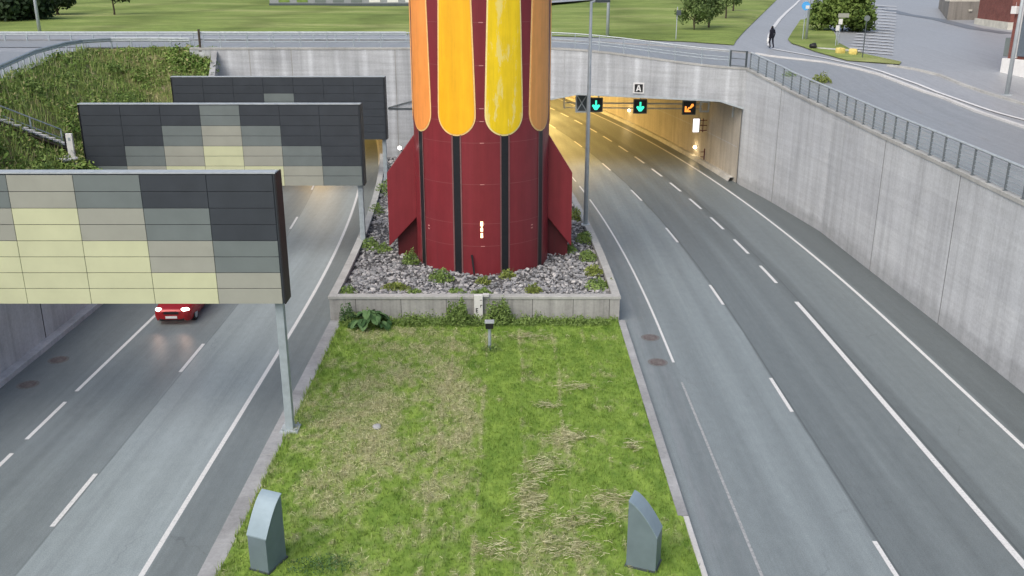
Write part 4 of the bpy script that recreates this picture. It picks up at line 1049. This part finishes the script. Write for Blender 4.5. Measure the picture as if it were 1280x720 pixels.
# white post and bent barrier end at stair foot
t = empty('marker_post', (-22.35, 47.0, 5.35)); tag(t, 'white post with dark edge at the foot of the embankment stairs', 'post')
b = MB(); b.box(-.13, .19, -.05, .10, 0, 1.65); b.build('post', M['white'], t, bevel=.02); b = MB(); b.box(-.22, -.132, -.05, .1, .75, 1.65); b.build('edge', M['black'], t); b = MB(); b.box(-.02, .1, -.06, -.052, 1.3, 1.45); b.build('plate', M['galv'], t)
t = empty('barrier_end', (-22.4, 46.6, 5.35)); tag(t, 'pale bent barrier end curling around below the white post', 'barrier')
b = MB()
for z in (.16, .46):
    b.tube([(.45, .1, z)]+[(.42*math.cos(a), -.02-.34*math.sin(a), z) for a in frange(R(20), R(200), R(20))]+[(-.1, .4, z)], .08, 6)
b.build('rail', M['white'], t); b = MB(); b.box(-.05, .05, -.38, -.30, -.5, .5); b.build('leg', M['galv'], t)

# ------------------------------------------------------------------ lamp posts and poles
def lamp_post(loc, h, r, arm, label, group='street lamp posts', mat='galv'):
    t = empty('street_lamp', loc); tag(t, label, 'street lamp', group)
    b = MB(); b.tube([(0, 0, 0), (0, 0, h*.5), (0, 0, h)], [r, r*.8, r*.55], 10); b.build('pole', M[mat], t, smooth=True)
    b = MB(); b.box(-r*1.8, r*1.8, -r*1.8, r*1.8, -.02, .05); b.build('base_plate', M['galv_light'], t)
    if arm:
        b = MB(); b.tube([(0, 0, h-.05), (arm[0], arm[1], h+.02)], r*.5, 6); b.build('arm', M[mat], t)
        e = Vector((arm[0], arm[1], h)); d = Vector((arm[0], arm[1], 0)).normalized(); a = math.atan2(d.y, d.x)
        b = MB(); b.box(-.05, .75, -.14, .14, -.06, .08, Matrix.Translation(e) @ Matrix.Rotation(a, 4, 'Z')); hd = b.build('head', M['dark_steel'], t, bevel=.03)
        b = MB(); b.box(.08, .68, -.10, .10, -.075, -.062, Matrix.Translation(e) @ Matrix.Rotation(a, 4, 'Z')); b.build('lens', M['white'], hd)
    return t
lamp_post((4.16, 51.2, 1.15), 12.1, .13, (.25, .05), 'tall grey lamp post on the plinth coping right of the tower', mat='galv_light')
lamp_post((8.7, 88.0, 9.03), 8.5, .16, (1.4, .4), 'pale lamp post at the park edge behind the tall one', mat='galv_light')
lamp_post((-45.3, 92.7, 9.1), 8.5, .17, (-1.4, -.3), 'pale lamp post in front of the dark trees at upper left', mat='galv_light')
lamp_post((31.0, 59.3, 7.4), 9, .14, (-1.2, .3), 'lamp post beside the brick building at the right edge', mat='galv_light')
lamp_post((26.6, 87.2, 8.9), 9, .12, (-1.2, .3), 'thin lamp post on the verge beside the blue sign', mat='galv_light')
def pole_sign(name, loc, h, label, plates, mat='galv', r=.04):
    t = empty(name, loc); tag(t, label, 'sign'); b = MB(); b.tube([(0, 0, -.1), (0, 0, h)], r, 8); b.build('pole', M[mat], t)
    for (shape, x, z, w, hh, m, nm) in plates:
        b = MB()
        if shape == 'disc': b.prism([(x+w*math.cos(q*math.pi/10), w*math.sin(q*math.pi/10)) for q in range(20)], .03, Matrix(((1, 0, 0, 0), (0, 0, -1, -r), (0, 1, 0, z), (0, 0, 0, 1))))
        else: b.box(x-w, x+w, -r-.045, -r, z-hh, z+hh)
        b.build(nm, m, t)
    return t
blue = plain('blue sign paint', (.10, .42, .85), .4); M['blue'] = blue
pole_sign('blue_sign', (26.1, 86.6, 8.9), 3.3, 'blue road sign on a pole at the tip of the verge', [('disc', 0, 2.95, .37, 0, M['blue'], 'disc'), ('box', .15, 2.85, .16, .14, M['white'], 'symbol'), ('box', 0, 3.5, .3, .12, M['galv_light'], 'plate')])
pole_sign('marker_sign', (27.2, 80.9, 8.77), 1.6, 'shorter of two thin posts with white heads on the verge', [('box', 0, 1.5, .14, .22, M['white'], 'head')])
pole_sign('marker_sign', (27.7, 81.8, 8.79), 2.1, 'taller of two thin posts with white heads on the verge', [('box', 0, 1.95, .16, .22, M['white'], 'head'), ('box', .2, 2.45, .45, .17, M['panel_beige'], 'plate')])
pole_sign('thin_sign', (26.8, 73.3, 8.44), 3.1, 'dark thin signpost with small round plate before the striped parking', [('disc', 0, 2.95, .22, 0, M['panel_slate'], 'disc')], 'dark_steel')
pole_sign('park_sign', (14.6, 85.9, 8.89), 2.9, 'thin pole with a small dark sign box at the park edge', [('box', .12, 2.4, .2, .22, M['dark_steel'], 'plate')], 'galv_light')

# things on the verge
yl = plain('yellow plastic', (.78, .62, .20), .6)
for x, y, rz, l in ((25.95, 75.9, .3, 'yellow wrapped block on the verge, left of the pair'), (26.75, 75.3, -.4, 'yellow wrapped block on the verge, right of the pair')):
    bm = bmesh.new(); bmesh.ops.create_cube(bm, size=1); bmesh.ops.subdivide_edges(bm, edges=bm.edges, cuts=3, use_grid_fill=True)
    for v in bm.verts: v.co = v.co.lerp(v.co.normalized()*.62, .45); v.co += v.normal*.08*noise.noise(v.co*4); v.co = Vector((v.co.x*.62, v.co.y*.5, (v.co.z+.5)*.46))
    me = bpy.data.meshes.new('yellow_block'); bm.to_mesh(me); bm.free(); me.materials.append(yl); o = link(bpy.data.objects.new('yellow_block', me)); o.location = (x, y, T(x, y)+.02); o.rotation_euler.z = rz; tag(o, l, 'block')
bm = bmesh.new(); bmesh.ops.create_icosphere(bm, subdivisions=2, radius=.32)
for v in bm.verts: v.co += v.co*.3*noise.noise(v.co*5); v.co.z = v.co.z*.8+.2
me = bpy.data.meshes.new('black_bag'); bm.to_mesh(me); bm.free(); me.materials.append(M['black']); o = link(bpy.data.objects.new('black_bag', me)); o.location = (24.75, 79.0, 8.75); tag(o, 'small black bag lying at the edge of the verge', 'bag')
b = MB(); b.tube([(24.9-26, 79.3-77.5, .12), (27.6-26, 75.9-77.5, .12)], .1, 6); o = b.build('timber_log', M['coping']); o.location = (26, 77.5, T(26, 77.5)); tag(o, 'pale straight edging log on the verge beside the black bag', 'log')

# ------------------------------------------------------------------ white marker box, floodlight, manholes, cabinets
t = empty('marker_box', (-1.47, 38.55, .1)); tag(t, 'upright white box with small dark lettering standing against the plinth', 'box')
b = MB(); b.box(-.19, .19, 0, .16, .0, 1.22); b.build('body', M['white'], t, bevel=.015)
b = MB()
for (x0, x1, z0, z1) in ((-.12, -.08, .42, .62), (-.08, -.02, .58, .62), (-.08, -.03, .50, .53), (-.08, -.02, .42, .45), (.06, .17, .98, 1.0), (.08, .17, .74, .77), (.08, .11, .66, .74)): b.box(x0, x1, -.008, -.002, z0, z1)
b.build('lettering', M['black'], t)
b = MB(); b.box(.19, .46, .10, .34, 1.10, 1.20); b.build('bracket', M['pale_kerb'], t)
t = empty('floodlight', (-.91, 35.28, .1)); tag(t, 'small floodlight with pale top on a short grey post in the lawn', 'floodlight')
b = MB(); b.tube([(0, 0, -.1), (0, 0, .95)], .065, 10); b.build('post', M['galv'], t)
b = MB(); b.box(-.16, .16, -.14, .14, .95, 1.20); hd = b.build('head', M['black'], t, bevel=.02)
b = MB(); b.box(-.19, .19, -.17, .17, 1.203, 1.25); b.build('hood', M['galv_light'], hd)
rust2 = plain('worn iron frame', (.20, .195, .19), .7, .1, .3, 12)
rust = plain('rusty iron', (.17, .14, .135), .7, .3, .3, 12)
for x, y, l in ((5.87, 36.86, 'round iron manhole cover beside the right kerb, farther of two'), (5.79, 34.21, 'round iron manhole cover beside the right kerb, nearer of two'), (-18.14, 34.45, 'dark manhole cover near the left wall, farther of two'), (-18.2, 32.08, 'dark manhole cover near the left wall, nearer of two')):
    t = empty('manhole_cover', (x, y, 0)); tag(t, l, 'manhole cover', 'manhole covers in the road edges')
    b = MB(); n = 24; ring = [(math.cos(q*2*math.pi/n), math.sin(q*2*math.pi/n)) for q in range(n)]
    b.grid(lambda r, q: (ring[q % n][0]*r, ring[q % n][1]*r, .010), [.30, .40], list(range(n+1))); b.build('frame', rust2, t)
    b = MB(); b.face(*[(c*.30, s*.30, .014) for c, s in ring]); b.build('lid', rust, t)
    b = MB()
    for k in (-2, -1, 0, 1, 2): b.box(-.2, .2, k*.09-.012, k*.09+.012, .015, .022)
    b.build('ribs', rust2, t)
def cabinet(loc, rz, label, hb=1.90, hf=1.0, w=.56, dp=.78):
    t = empty('vent_cabinet', loc, rz); tag(t, label, 'cabinet', 'grey cabinets with curved sloping tops')
    # local: front (low side) at -y
    prof = [(-dp/2, 0), (dp/2, 0), (dp/2, hb)]
    arc = []
    for k in range(0, 11):
        u = k/10; y = dp/2 - dp*u; z = hf + (hb-hf)*math.cos(u*math.pi/2*.80)**1.0 - (hb-hf)*math.cos(math.pi/2*.80)*u
        arc.append((y, z))
    poly = [(-dp/2, .0), (dp/2, 0)] + arc
    Mx = Matrix(((0, 0, 1, -w/2), (1, 0, 0, 0), (0, 1, 0, 0), (0, 0, 0, 1)))
    b = MB(); b.prism(poly, w, Mx); b.build('body', M['box_grey'], t, bevel=.012)
    c = MB(); c.grid(lambda k, i: (([-w/2-.02, w/2+.02, w/2+.02, -w/2-.02][k]), arc[i][0], arc[i][1]+[.004, .004, .035, .035][k]), [0, 1, 2, 3, ], list(range(len(arc))))
    c.grid(lambda k, i: (([-w/2-.02, -w/2-.02][k]), arc[i][0], arc[i][1]+[.035, .004][k]), [0, 1], list(range(len(arc))))
    c.face(*[(x, arc[-1][0], arc[-1][1]+z) for x, z in ((-w/2-.02, .004), (w/2+.02, .004), (w/2+.02, .035), (-w/2-.02, .035))]); c.face(*[(x, arc[0][0], arc[0][1]+z) for x, z in ((-w/2-.02, .004), (w/2+.02, .004), (w/2+.02, .035), (-w/2-.02, .035))])
    c.build('sloping_top', M['box_top'], t)
    b = MB(); b.box(-w/2-.03, w/2+.03, -dp/2-.03, dp/2+.03, -.06, .04); b.build('base', M['dark_steel'], t)
    return t
cabinet((-6.34, 20.75, .1), R(-22), 'grey green cabinet with curved top beside the left kerb, low side to the viewer')
cabinet((3.42, 20.75, .1), R(68), 'grey green cabinet with curved top beside the right kerb, low side to the road')

# ------------------------------------------------------------------ car
M['car_red'] = plain('red car paint', (.36, .012, .016), .25, .15, .06, 2, .6); M['glass'] = plain('dark car glass', (.012, .014, .016), .08, 0, .05, 2, .8); M['tyre'] = plain('tyre rubber', (.02, .02, .02), .85); M['head'] = emis('lit headlamp', (1, .90, .80), 5)
car = empty('car', (-14.93, 40.35, 0), R(1.5)); car.scale = (.96, .96, .96); tag(car, 'red car with lit headlights driving out from under the nearest panel sign', 'car')
secs = [  # y, half width, z bottom, z waist, z top, top half width
 (-2.22, .58, .32, .54, .68, .52), (-2.15, .78, .22, .58, .79, .66), (-1.85, .87, .19, .62, .87, .76), (-1.2, .90, .18, .64, .94, .80), (-.9, .90, .18, .65, .97, .80), (0, .90, .19, .63, .96, .80), (1.2, .90, .19, .64, .98, .80), (1.85, .88, .22, .66, 1.0, .78), (2.15, .82, .28, .66, .98, .70), (2.25, .66, .36, .64, .90, .60)]
b = MB()
def sect(i, k):
    y, hw, zb, zw, zt, ht = secs[i]
    return [(-hw*.9, y, zb), (-hw, y, (zb+zw)/2), (-hw*1.0, y, zw), (-ht, y, zt), (-ht*.45, y, zt+.035), (ht*.45, y, zt+.035), (ht, y, zt), (hw, y, zw), (hw, y, (zb+zw)/2), (hw*.9, y, zb)][k]
b.grid(lambda i, k: sect(int(i), int(k)), list(range(len(secs))), list(range(10))); b.face(*[sect(0, k) for k in range(10)]); b.face(*[sect(len(secs)-1, k) for k in range(10)])
body = b.build('body', M['car_red'], car, smooth=True)
s = body.modifiers.new('sub', 'SUBSURF'); s.levels = 1; s.render_levels = 2
cab = [(-.98, .74, .93, .94), (-.35, .66, .95, 1.36), (.25, .64, .96, 1.45), (1.0, .64, .97, 1.43), (1.55, .66, .98, 1.28), (1.98, .70, .99, 1.01)]
b = MB(); b.grid(lambda i, k: [(-.78, cab[int(i)][0], cab[int(i)][2]), (-cab[int(i)][1], cab[int(i)][0], cab[int(i)][3]-.03), (-cab[int(i)][1]*.6, cab[int(i)][0], cab[int(i)][3]), (cab[int(i)][1]*.6, cab[int(i)][0], cab[int(i)][3]), (cab[int(i)][1], cab[int(i)][0], cab[int(i)][3]-.03), (.78, cab[int(i)][0], cab[int(i)][2])][int(k)], list(range(6)), list(range(6)))
b.build('windows', M['glass'], car, smooth=True)
b = MB(); b.grid(lambda i, u: (u*(.66-.02*i), [-.30, .25, 1.0, 1.5][int(i)], [1.385, 1.468, 1.452, 1.315][int(i)]-.02*abs(u)), [0, 1, 2, 3], [-1, -.5, 0, .5, 1]); b.build('roof', M['car_red'], car, smooth=True)
for sx in (-1, 1):
    b = MB(); b.tube([(sx*.70, -1.0, .94), (sx*.67, -.33, 1.38)], .035, 6); b.tube([(sx*.66, 1.5, 1.32), (sx*.70, 1.95, 1.0)], .05, 6); b.tube([(sx*.70, .45, .97), (sx*.655, .45, 1.43)], .03, 6); b.build('pillar', M['car_red'], car)
    bm = bmesh.new(); bmesh.ops.create_uvsphere(bm, u_segments=12, v_segments=8, radius=1); me = bpy.data.meshes.new('headlight')
    for v in bm.verts: v.co = Vector((v.co.x*.20, v.co.y*.10, v.co.z*.125)); v.co.y += abs(v.co.x*sx+.19)*.5*0 + max(0, v.co.x*sx)*.6
    bm.to_mesh(me); bm.free(); me.materials.append(M['head']); o = link(bpy.data.objects.new('headlight', me), car); o.location = (sx*.58, -2.09, .72)
    b = MB(); b.box(sx*.93-.10, sx*.93+.10, -.72, -.60, .92, 1.06); b.build('mirror', M['car_red'], car, bevel=.03)
    for yw in (-1.38, 1.32):
        b = MB(); b.tube([(sx*.62, yw, .32), (sx*.865, yw, .32)], .31, 20); w = b.build('wheel', M['tyre'], car)
        b = MB(); b.tube([(sx*.86, yw, .32), (sx*.872, yw, .32)], .20, 14); b.build('rim', M['galv_light'], w)
b = MB(); b.box(-.26, .26, -2.26, -2.235, .38, .49); b.build('number_plate', M['white'], car)
b = MB(); b.box(-.34, .34, -2.235, -2.20, .57, .69)
for k in (-1, 0, 1): b.box(-.33, .33, -2.245, -2.236, .63+k*.04-.008, .63+k*.04+.008)
b.build('grille', M['black'], car, bevel=.02)
b = MB(); b.box(-.55, .55, -2.19, -2.12, .25, .34); b.build('lower_intake', M['black'], car, bevel=.02)
for sx in (-.6, .6):
    l = bpy.data.lights.new('headlight_beam', 'SPOT'); l.energy = 22; l.spot_size = R(80); l.spot_blend = 1; l.color = (1, .62, .45); l.shadow_soft_size = .1
    o = link(bpy.data.objects.new('headlight_beam', l), car); o.location = (sx, -2.35, .72); o.rotation_euler = (R(82), 0, R(180))

# ------------------------------------------------------------------ person
M['dark_cloth'] = plain('dark navy clothing', (.012, .012, .022), .85); M['skin'] = plain('skin', (.45, .26, .19), .6)
pe = empty('person', (21.35, 79.3, T(21.35, 79.3)+.04), R(200)); tag(pe, 'person in dark clothes walking on the street corner with a white bag', 'person')
J = {'pel': (0, 0, .95), 'sp': (0, .0, 1.15), 'ch': (0, .02, 1.36), 'ne': (0, .0, 1.50), 'he': (0, -.03, 1.62), 'ht': (0, -.02, 1.73),
 'hl': (.10, 0, .90), 'kl': (.11, -.10, .50), 'al': (.11, .06, .09), 'tl': (.12, -.10, .04), 'hr': (-.10, 0, .90), 'kr': (-.10, .06, .49), 'ar': (-.10, .22, .10), 'tr': (-.10, .10, .03),
 'sl': (.19, .02, 1.42), 'el': (.25, .10, 1.15), 'wl': (.25, .02, .92), 'sr': (-.19, .02, 1.42), 'er': (-.25, .05, 1.15), 'wr': (-.27, -.06, .92)}
Rr = {'pel': .15, 'sp': .145, 'ch': .17, 'ne': .065, 'he': .10, 'ht': .08, 'hl': .10, 'kl': .075, 'al': .055, 'tl': .045, 'hr': .10, 'kr': .075, 'ar': .055, 'tr': .045, 'sl': .085, 'el': .06, 'wl': .042, 'sr': .085, 'er': .06, 'wr': .042}
E = [('pel', 'sp'), ('sp', 'ch'), ('ch', 'ne'), ('ne', 'he'), ('he', 'ht'), ('pel', 'hl'), ('hl', 'kl'), ('kl', 'al'), ('al', 'tl'), ('pel', 'hr'), ('hr', 'kr'), ('kr', 'ar'), ('ar', 'tr'), ('ch', 'sl'), ('sl', 'el'), ('el', 'wl'), ('ch', 'sr'), ('sr', 'er'), ('er', 'wr')]
ks = list(J)
for s_, w_ in (('l', 'wl'), ('r', 'wr')):
    for k in range(5):
        n_ = 'f%s%d' % (s_, k); wv = Vector(J[w_]); J[n_] = tuple(wv + Vector((0, -.03+.018*(k-2), -.05))); J[n_+'b'] = tuple(wv + Vector((0, -.03+.022*(k-2)-(.03 if k == 0 else 0), -.15+(.03 if k in (0, 4) else 0)))); Rr[n_] = .012; Rr[n_+'b'] = .009
        E += [(w_, n_), (n_, n_+'b')]
ks = list(J)
me = bpy.data.meshes.new('body'); me.from_pydata([J[k] for k in ks], [(ks.index(a), ks.index(c)) for a, c in E], []); me.materials.append(M['dark_cloth'])
bo = link(bpy.data.objects.new('body', me), pe); bo.modifiers.new('skin', 'SKIN'); sv = me.skin_vertices[0].data
for i, k in enumerate(ks): sv[i].radius = (Rr[k], Rr[k]*(.8 if k in ('ch', 'sp', 'pel') else 1)); sv[i].use_root = (k == 'pel')
q = bo.modifiers.new('sub', 'SUBSURF'); q.levels = 1; q.render_levels = 2
def ball(name, c, sc, mat, parent):
    bm = bmesh.new(); bmesh.ops.create_uvsphere(bm, u_segments=12, v_segments=9, radius=1)
    for v in bm.verts: v.co = Vector((v.co.x*sc[0]+c[0], v.co.y*sc[1]+c[1], v.co.z*sc[2]+c[2]))
    me = bpy.data.meshes.new(name); bm.to_mesh(me); bm.free(); me.materials.append(mat); me.polygons.foreach_set('use_smooth', [True]*len(me.polygons)); return link(bpy.data.objects.new(name, me), parent)
ball('face', (0, -.075, 1.63), (.072, .06, .10), M['skin'], pe); ball('nose', (0, -.14, 1.63), (.013, .02, .022), M['skin'], pe)
for sx in (-1, 1): ball('eye', (sx*.028, -.128, 1.655), (.010, .006, .006), M['black'], pe); ball('ear', (sx*.09, -.03, 1.63), (.012, .02, .03), M['skin'], pe)
ball('mouth', (0, -.131, 1.585), (.022, .006, .006), M['maroon_dark'], pe); ball('hair', (0, .0, 1.68), (.095, .105, .085), M['black'], pe)
bm = bmesh.new(); bmesh.ops.create_icosphere(bm, subdivisions=2, radius=.2)
for v in bm.verts: v.co = Vector((v.co.x*.45, v.co.y*.8, v.co.z*1.25-.22)); v.co += v.co.normalized()*.03*noise.noise(v.co*8)
me = bpy.data.meshes.new('carrier_bag'); bm.to_mesh(me); bm.free(); me.materials.append(M['white']); o = link(bpy.data.objects.new('carrier_bag', me)); o.location = (21.35-.30, 79.28, T(21.35, 79.3)+.86); tag(o, 'white carrier bag hanging from the hand of the walking person', 'bag')

# ------------------------------------------------------------------ buildings
def brick_mat():
    k = NT('red brick'); bt = k.n('ShaderNodeTexBrick'); bt.inputs['Scale'].default_value = 4
    bt.inputs['Color1'].default_value = (.24, .075, .055, 1); bt.inputs['Color2'].default_value = (.17, .05, .04, 1); bt.inputs['Mortar'].default_value = (.22, .17, .15, 1); bt.inputs['Mortar Size'].default_value = .012
    g = k.n('ShaderNodeNewGeometry'); sx = k.n('ShaderNodeSeparateXYZ'); cx = k.n('ShaderNodeCombineXYZ'); k.l(g.outputs['Position'], sx.inputs[0]); k.l(k.math('ADD', sx.outputs[0], sx.outputs[1]), cx.inputs[0]); k.l(sx.outputs[2], cx.inputs[1]); k.l(cx.outputs[0], bt.inputs['Vector'])
    k.color(k.mix(1, bt.outputs['Color'], k.ramp(k.noise(1.5, 4, 'World'), [(.3, .8), (.7, 1.15)]), 'MULTIPLY')); return k.set(.85)
M['brick'] = brick_mat()
M['cream'] = plain('cream render', (.62, .60, .52), .8, 0, .15, 1.5)
t = empty('brick_building', (34.3, 66.3, 8.0), R(-66.5)); tag(t, 'red brick building with white base and dark shutter at the right edge', 'building')
b = MB(); b.box(0, 26, 0, 12, 1.05, 10); b.build('wall', M['brick'], t)
b = MB(); b.box(-.25, 26.2, -.25, 12.2, -1.8, 1.045); b.build('base', M['white'], t, bevel=.03)
b = MB(); b.box(-.3, 26.3, -.3, 12.3, 10.003, 10.3); b.build('roof', M['dark_steel'], t)
b = MB(); b.box(.75, 6.5, -.10, .02, 1.25, 7.2); sh_ = b.build('shutter', plain('grey blue shutter', (.13, .16, .19), .5), t)
b = MB(); b.box(.62, .745, -.14, .05, 1.1, 7.3); b.build('frame', M['pale_kerb'], sh_)
b = MB(); b.box(-.5, -.02, .1, 1.0, 1.15, 2.4); b.build('window_box', M['panel_slate'], t, bevel=.03)
b = MB(); b.box(-.12, .3, -.32, -.02, 4.0, 4.5); b.build('wall_lamp', M['white'], t, bevel=.03)
t = empty('brick_annex', (50.6, 98.6, 9.1), R(-6)); tag(t, 'farther brick building block behind the near brick corner', 'building')
b = MB(); b.box(0, 14, 0, 9, .75, 7); b.build('wall', M['brick'], t); b = MB(); b.box(-.2, 14.2, -.2, 9.2, -.6, .745); b.build('base', M['cream'], t)
b = MB(); b.box(.35, .7, -.06, .02, 1.9, 2.7); b.build('sign_plate', M['white'], t); b = MB(); b.box(-.2, 14.2, -.2, 9.2, 7.003, 7.25); b.build('roof', M['dark_steel'], t)
t = empty('ramp_wall', (51.6, 115.1, 9.2)); tag(t, 'grey concrete ramp wall with two small lamps beyond the plaza', 'wall')
b = MB(); b.prism([(0, 0), (13, .3), (24, 30), (11.9, 30)], 2.5, Matrix.Translation((0, 0, -.3))); b.build('wall_face', concrete('ramp concrete', (.30, .28, .25), .2, .25), t)
b = MB(); b.prism([(.1, .1), (6.4, .25), (6.5, 2.0), (.3, 2.0)], .35, Matrix.Translation((0, 0, 2.203))); b.build('parapet', M['cream'], t)
b = MB(); b.prism([(6.6, .2), (13, .4), (13, 2.0), (6.7, 2.0)], .6, Matrix.Translation((0, 0, 2.203))); b.build('hoarding', M['maroon'], t)
for x in (2.6, 5.6):
    b = MB(); b.box(x-.18, x+.18, -.10, .1, 1.1, 1.3); b.build('lamp', M['cream'], t)
# long low buildings beyond the park
t = empty('low_building', (-26.5, 151, 10.0)); tag(t, 'long low pale building with white panels beyond the park, left of the tower', 'building')
b = MB(); b.box(-11, 16, 0, 9, .105, 4.2); b.build('wall', plain('pale grey cladding', (.30, .32, .34), .7), t); b = MB(); b.box(-11.1, 16.1, -.1, 9.1, -.9, .10); b.build('base', M['dark_steel'], t)
b = MB(); b.box(-11.4, 16.4, -.4, 9.4, 4.203, 4.5); b.build('roof', M['panel_dark'], t)
for k in range(9):
    b = MB(); x = -9.6+k*2.8; b.box(x, x+1.7, -.05, .02, .25, 2.9); w = b.build('panel', M['white'] if k > 4 else (M['weed'] if k < 2 else M['panel_slate']), t)
t = empty('low_building', (12, 185, 10.2)); tag(t, 'far pale building beyond the park, right of the tower', 'building')
b = MB(); b.box(-14, 16, 0, 9, -.5, 4); b.build('wall', M['cream'], t); b = MB(); b.box(-14.3, 16.3, -.3, 9.3, 4.003, 4.3); b.build('roof', M['panel_dark'], t)
for k in range(8):
    b = MB(); x = -12.6+k*3.4; b.box(x, x+1.6, -.05, .02, .9, 2.4); b.build('window', M['glass'], t)

# ------------------------------------------------------------------ camera, light, world
TH = math.atan(395/1167)
cam = bpy.data.cameras.new('camera'); cam.sensor_width = 36; cam.lens = 36*1167/1280; cam.clip_end = 3000; cam.clip_start = .1
co = link(bpy.data.objects.new('camera', cam)); co.location = (0, 0, 14.7); co.rotation_euler = (math.pi/2-TH, 0, 0); scene.camera = co
az, el = R(-145), R(48)
w = bpy.data.worlds.new('World'); scene.world = w; w.use_nodes = True; nt = w.node_tree
sky = nt.nodes.new('ShaderNodeTexSky'); sky.sky_type = 'NISHITA'; sky.sun_disc = False; sky.sun_elevation = el; sky.sun_rotation = az % (2*math.pi); sky.air_density = 1.0; sky.dust_density = 4.0; sky.ozone_density = 1.0
nt.links.new(sky.outputs[0], nt.nodes['Background'].inputs[0]); nt.nodes['Background'].inputs[1].default_value = .15
sl = bpy.data.lights.new('sun', 'SUN'); sl.energy = 1.75; sl.angle = R(60); sl.color = (1, .96, .91)
so = link(bpy.data.objects.new('sun', sl))
d = Vector((math.sin(az)*math.cos(el), math.cos(az)*math.cos(el), math.sin(el))); so.rotation_euler = d.to_track_quat('Z', 'Y').to_euler(); so.location = d*100
scene.view_settings.view_transform = 'Standard'; scene.view_settings.look = 'None'; scene.view_settings.exposure = 0; scene.view_settings.gamma = 1
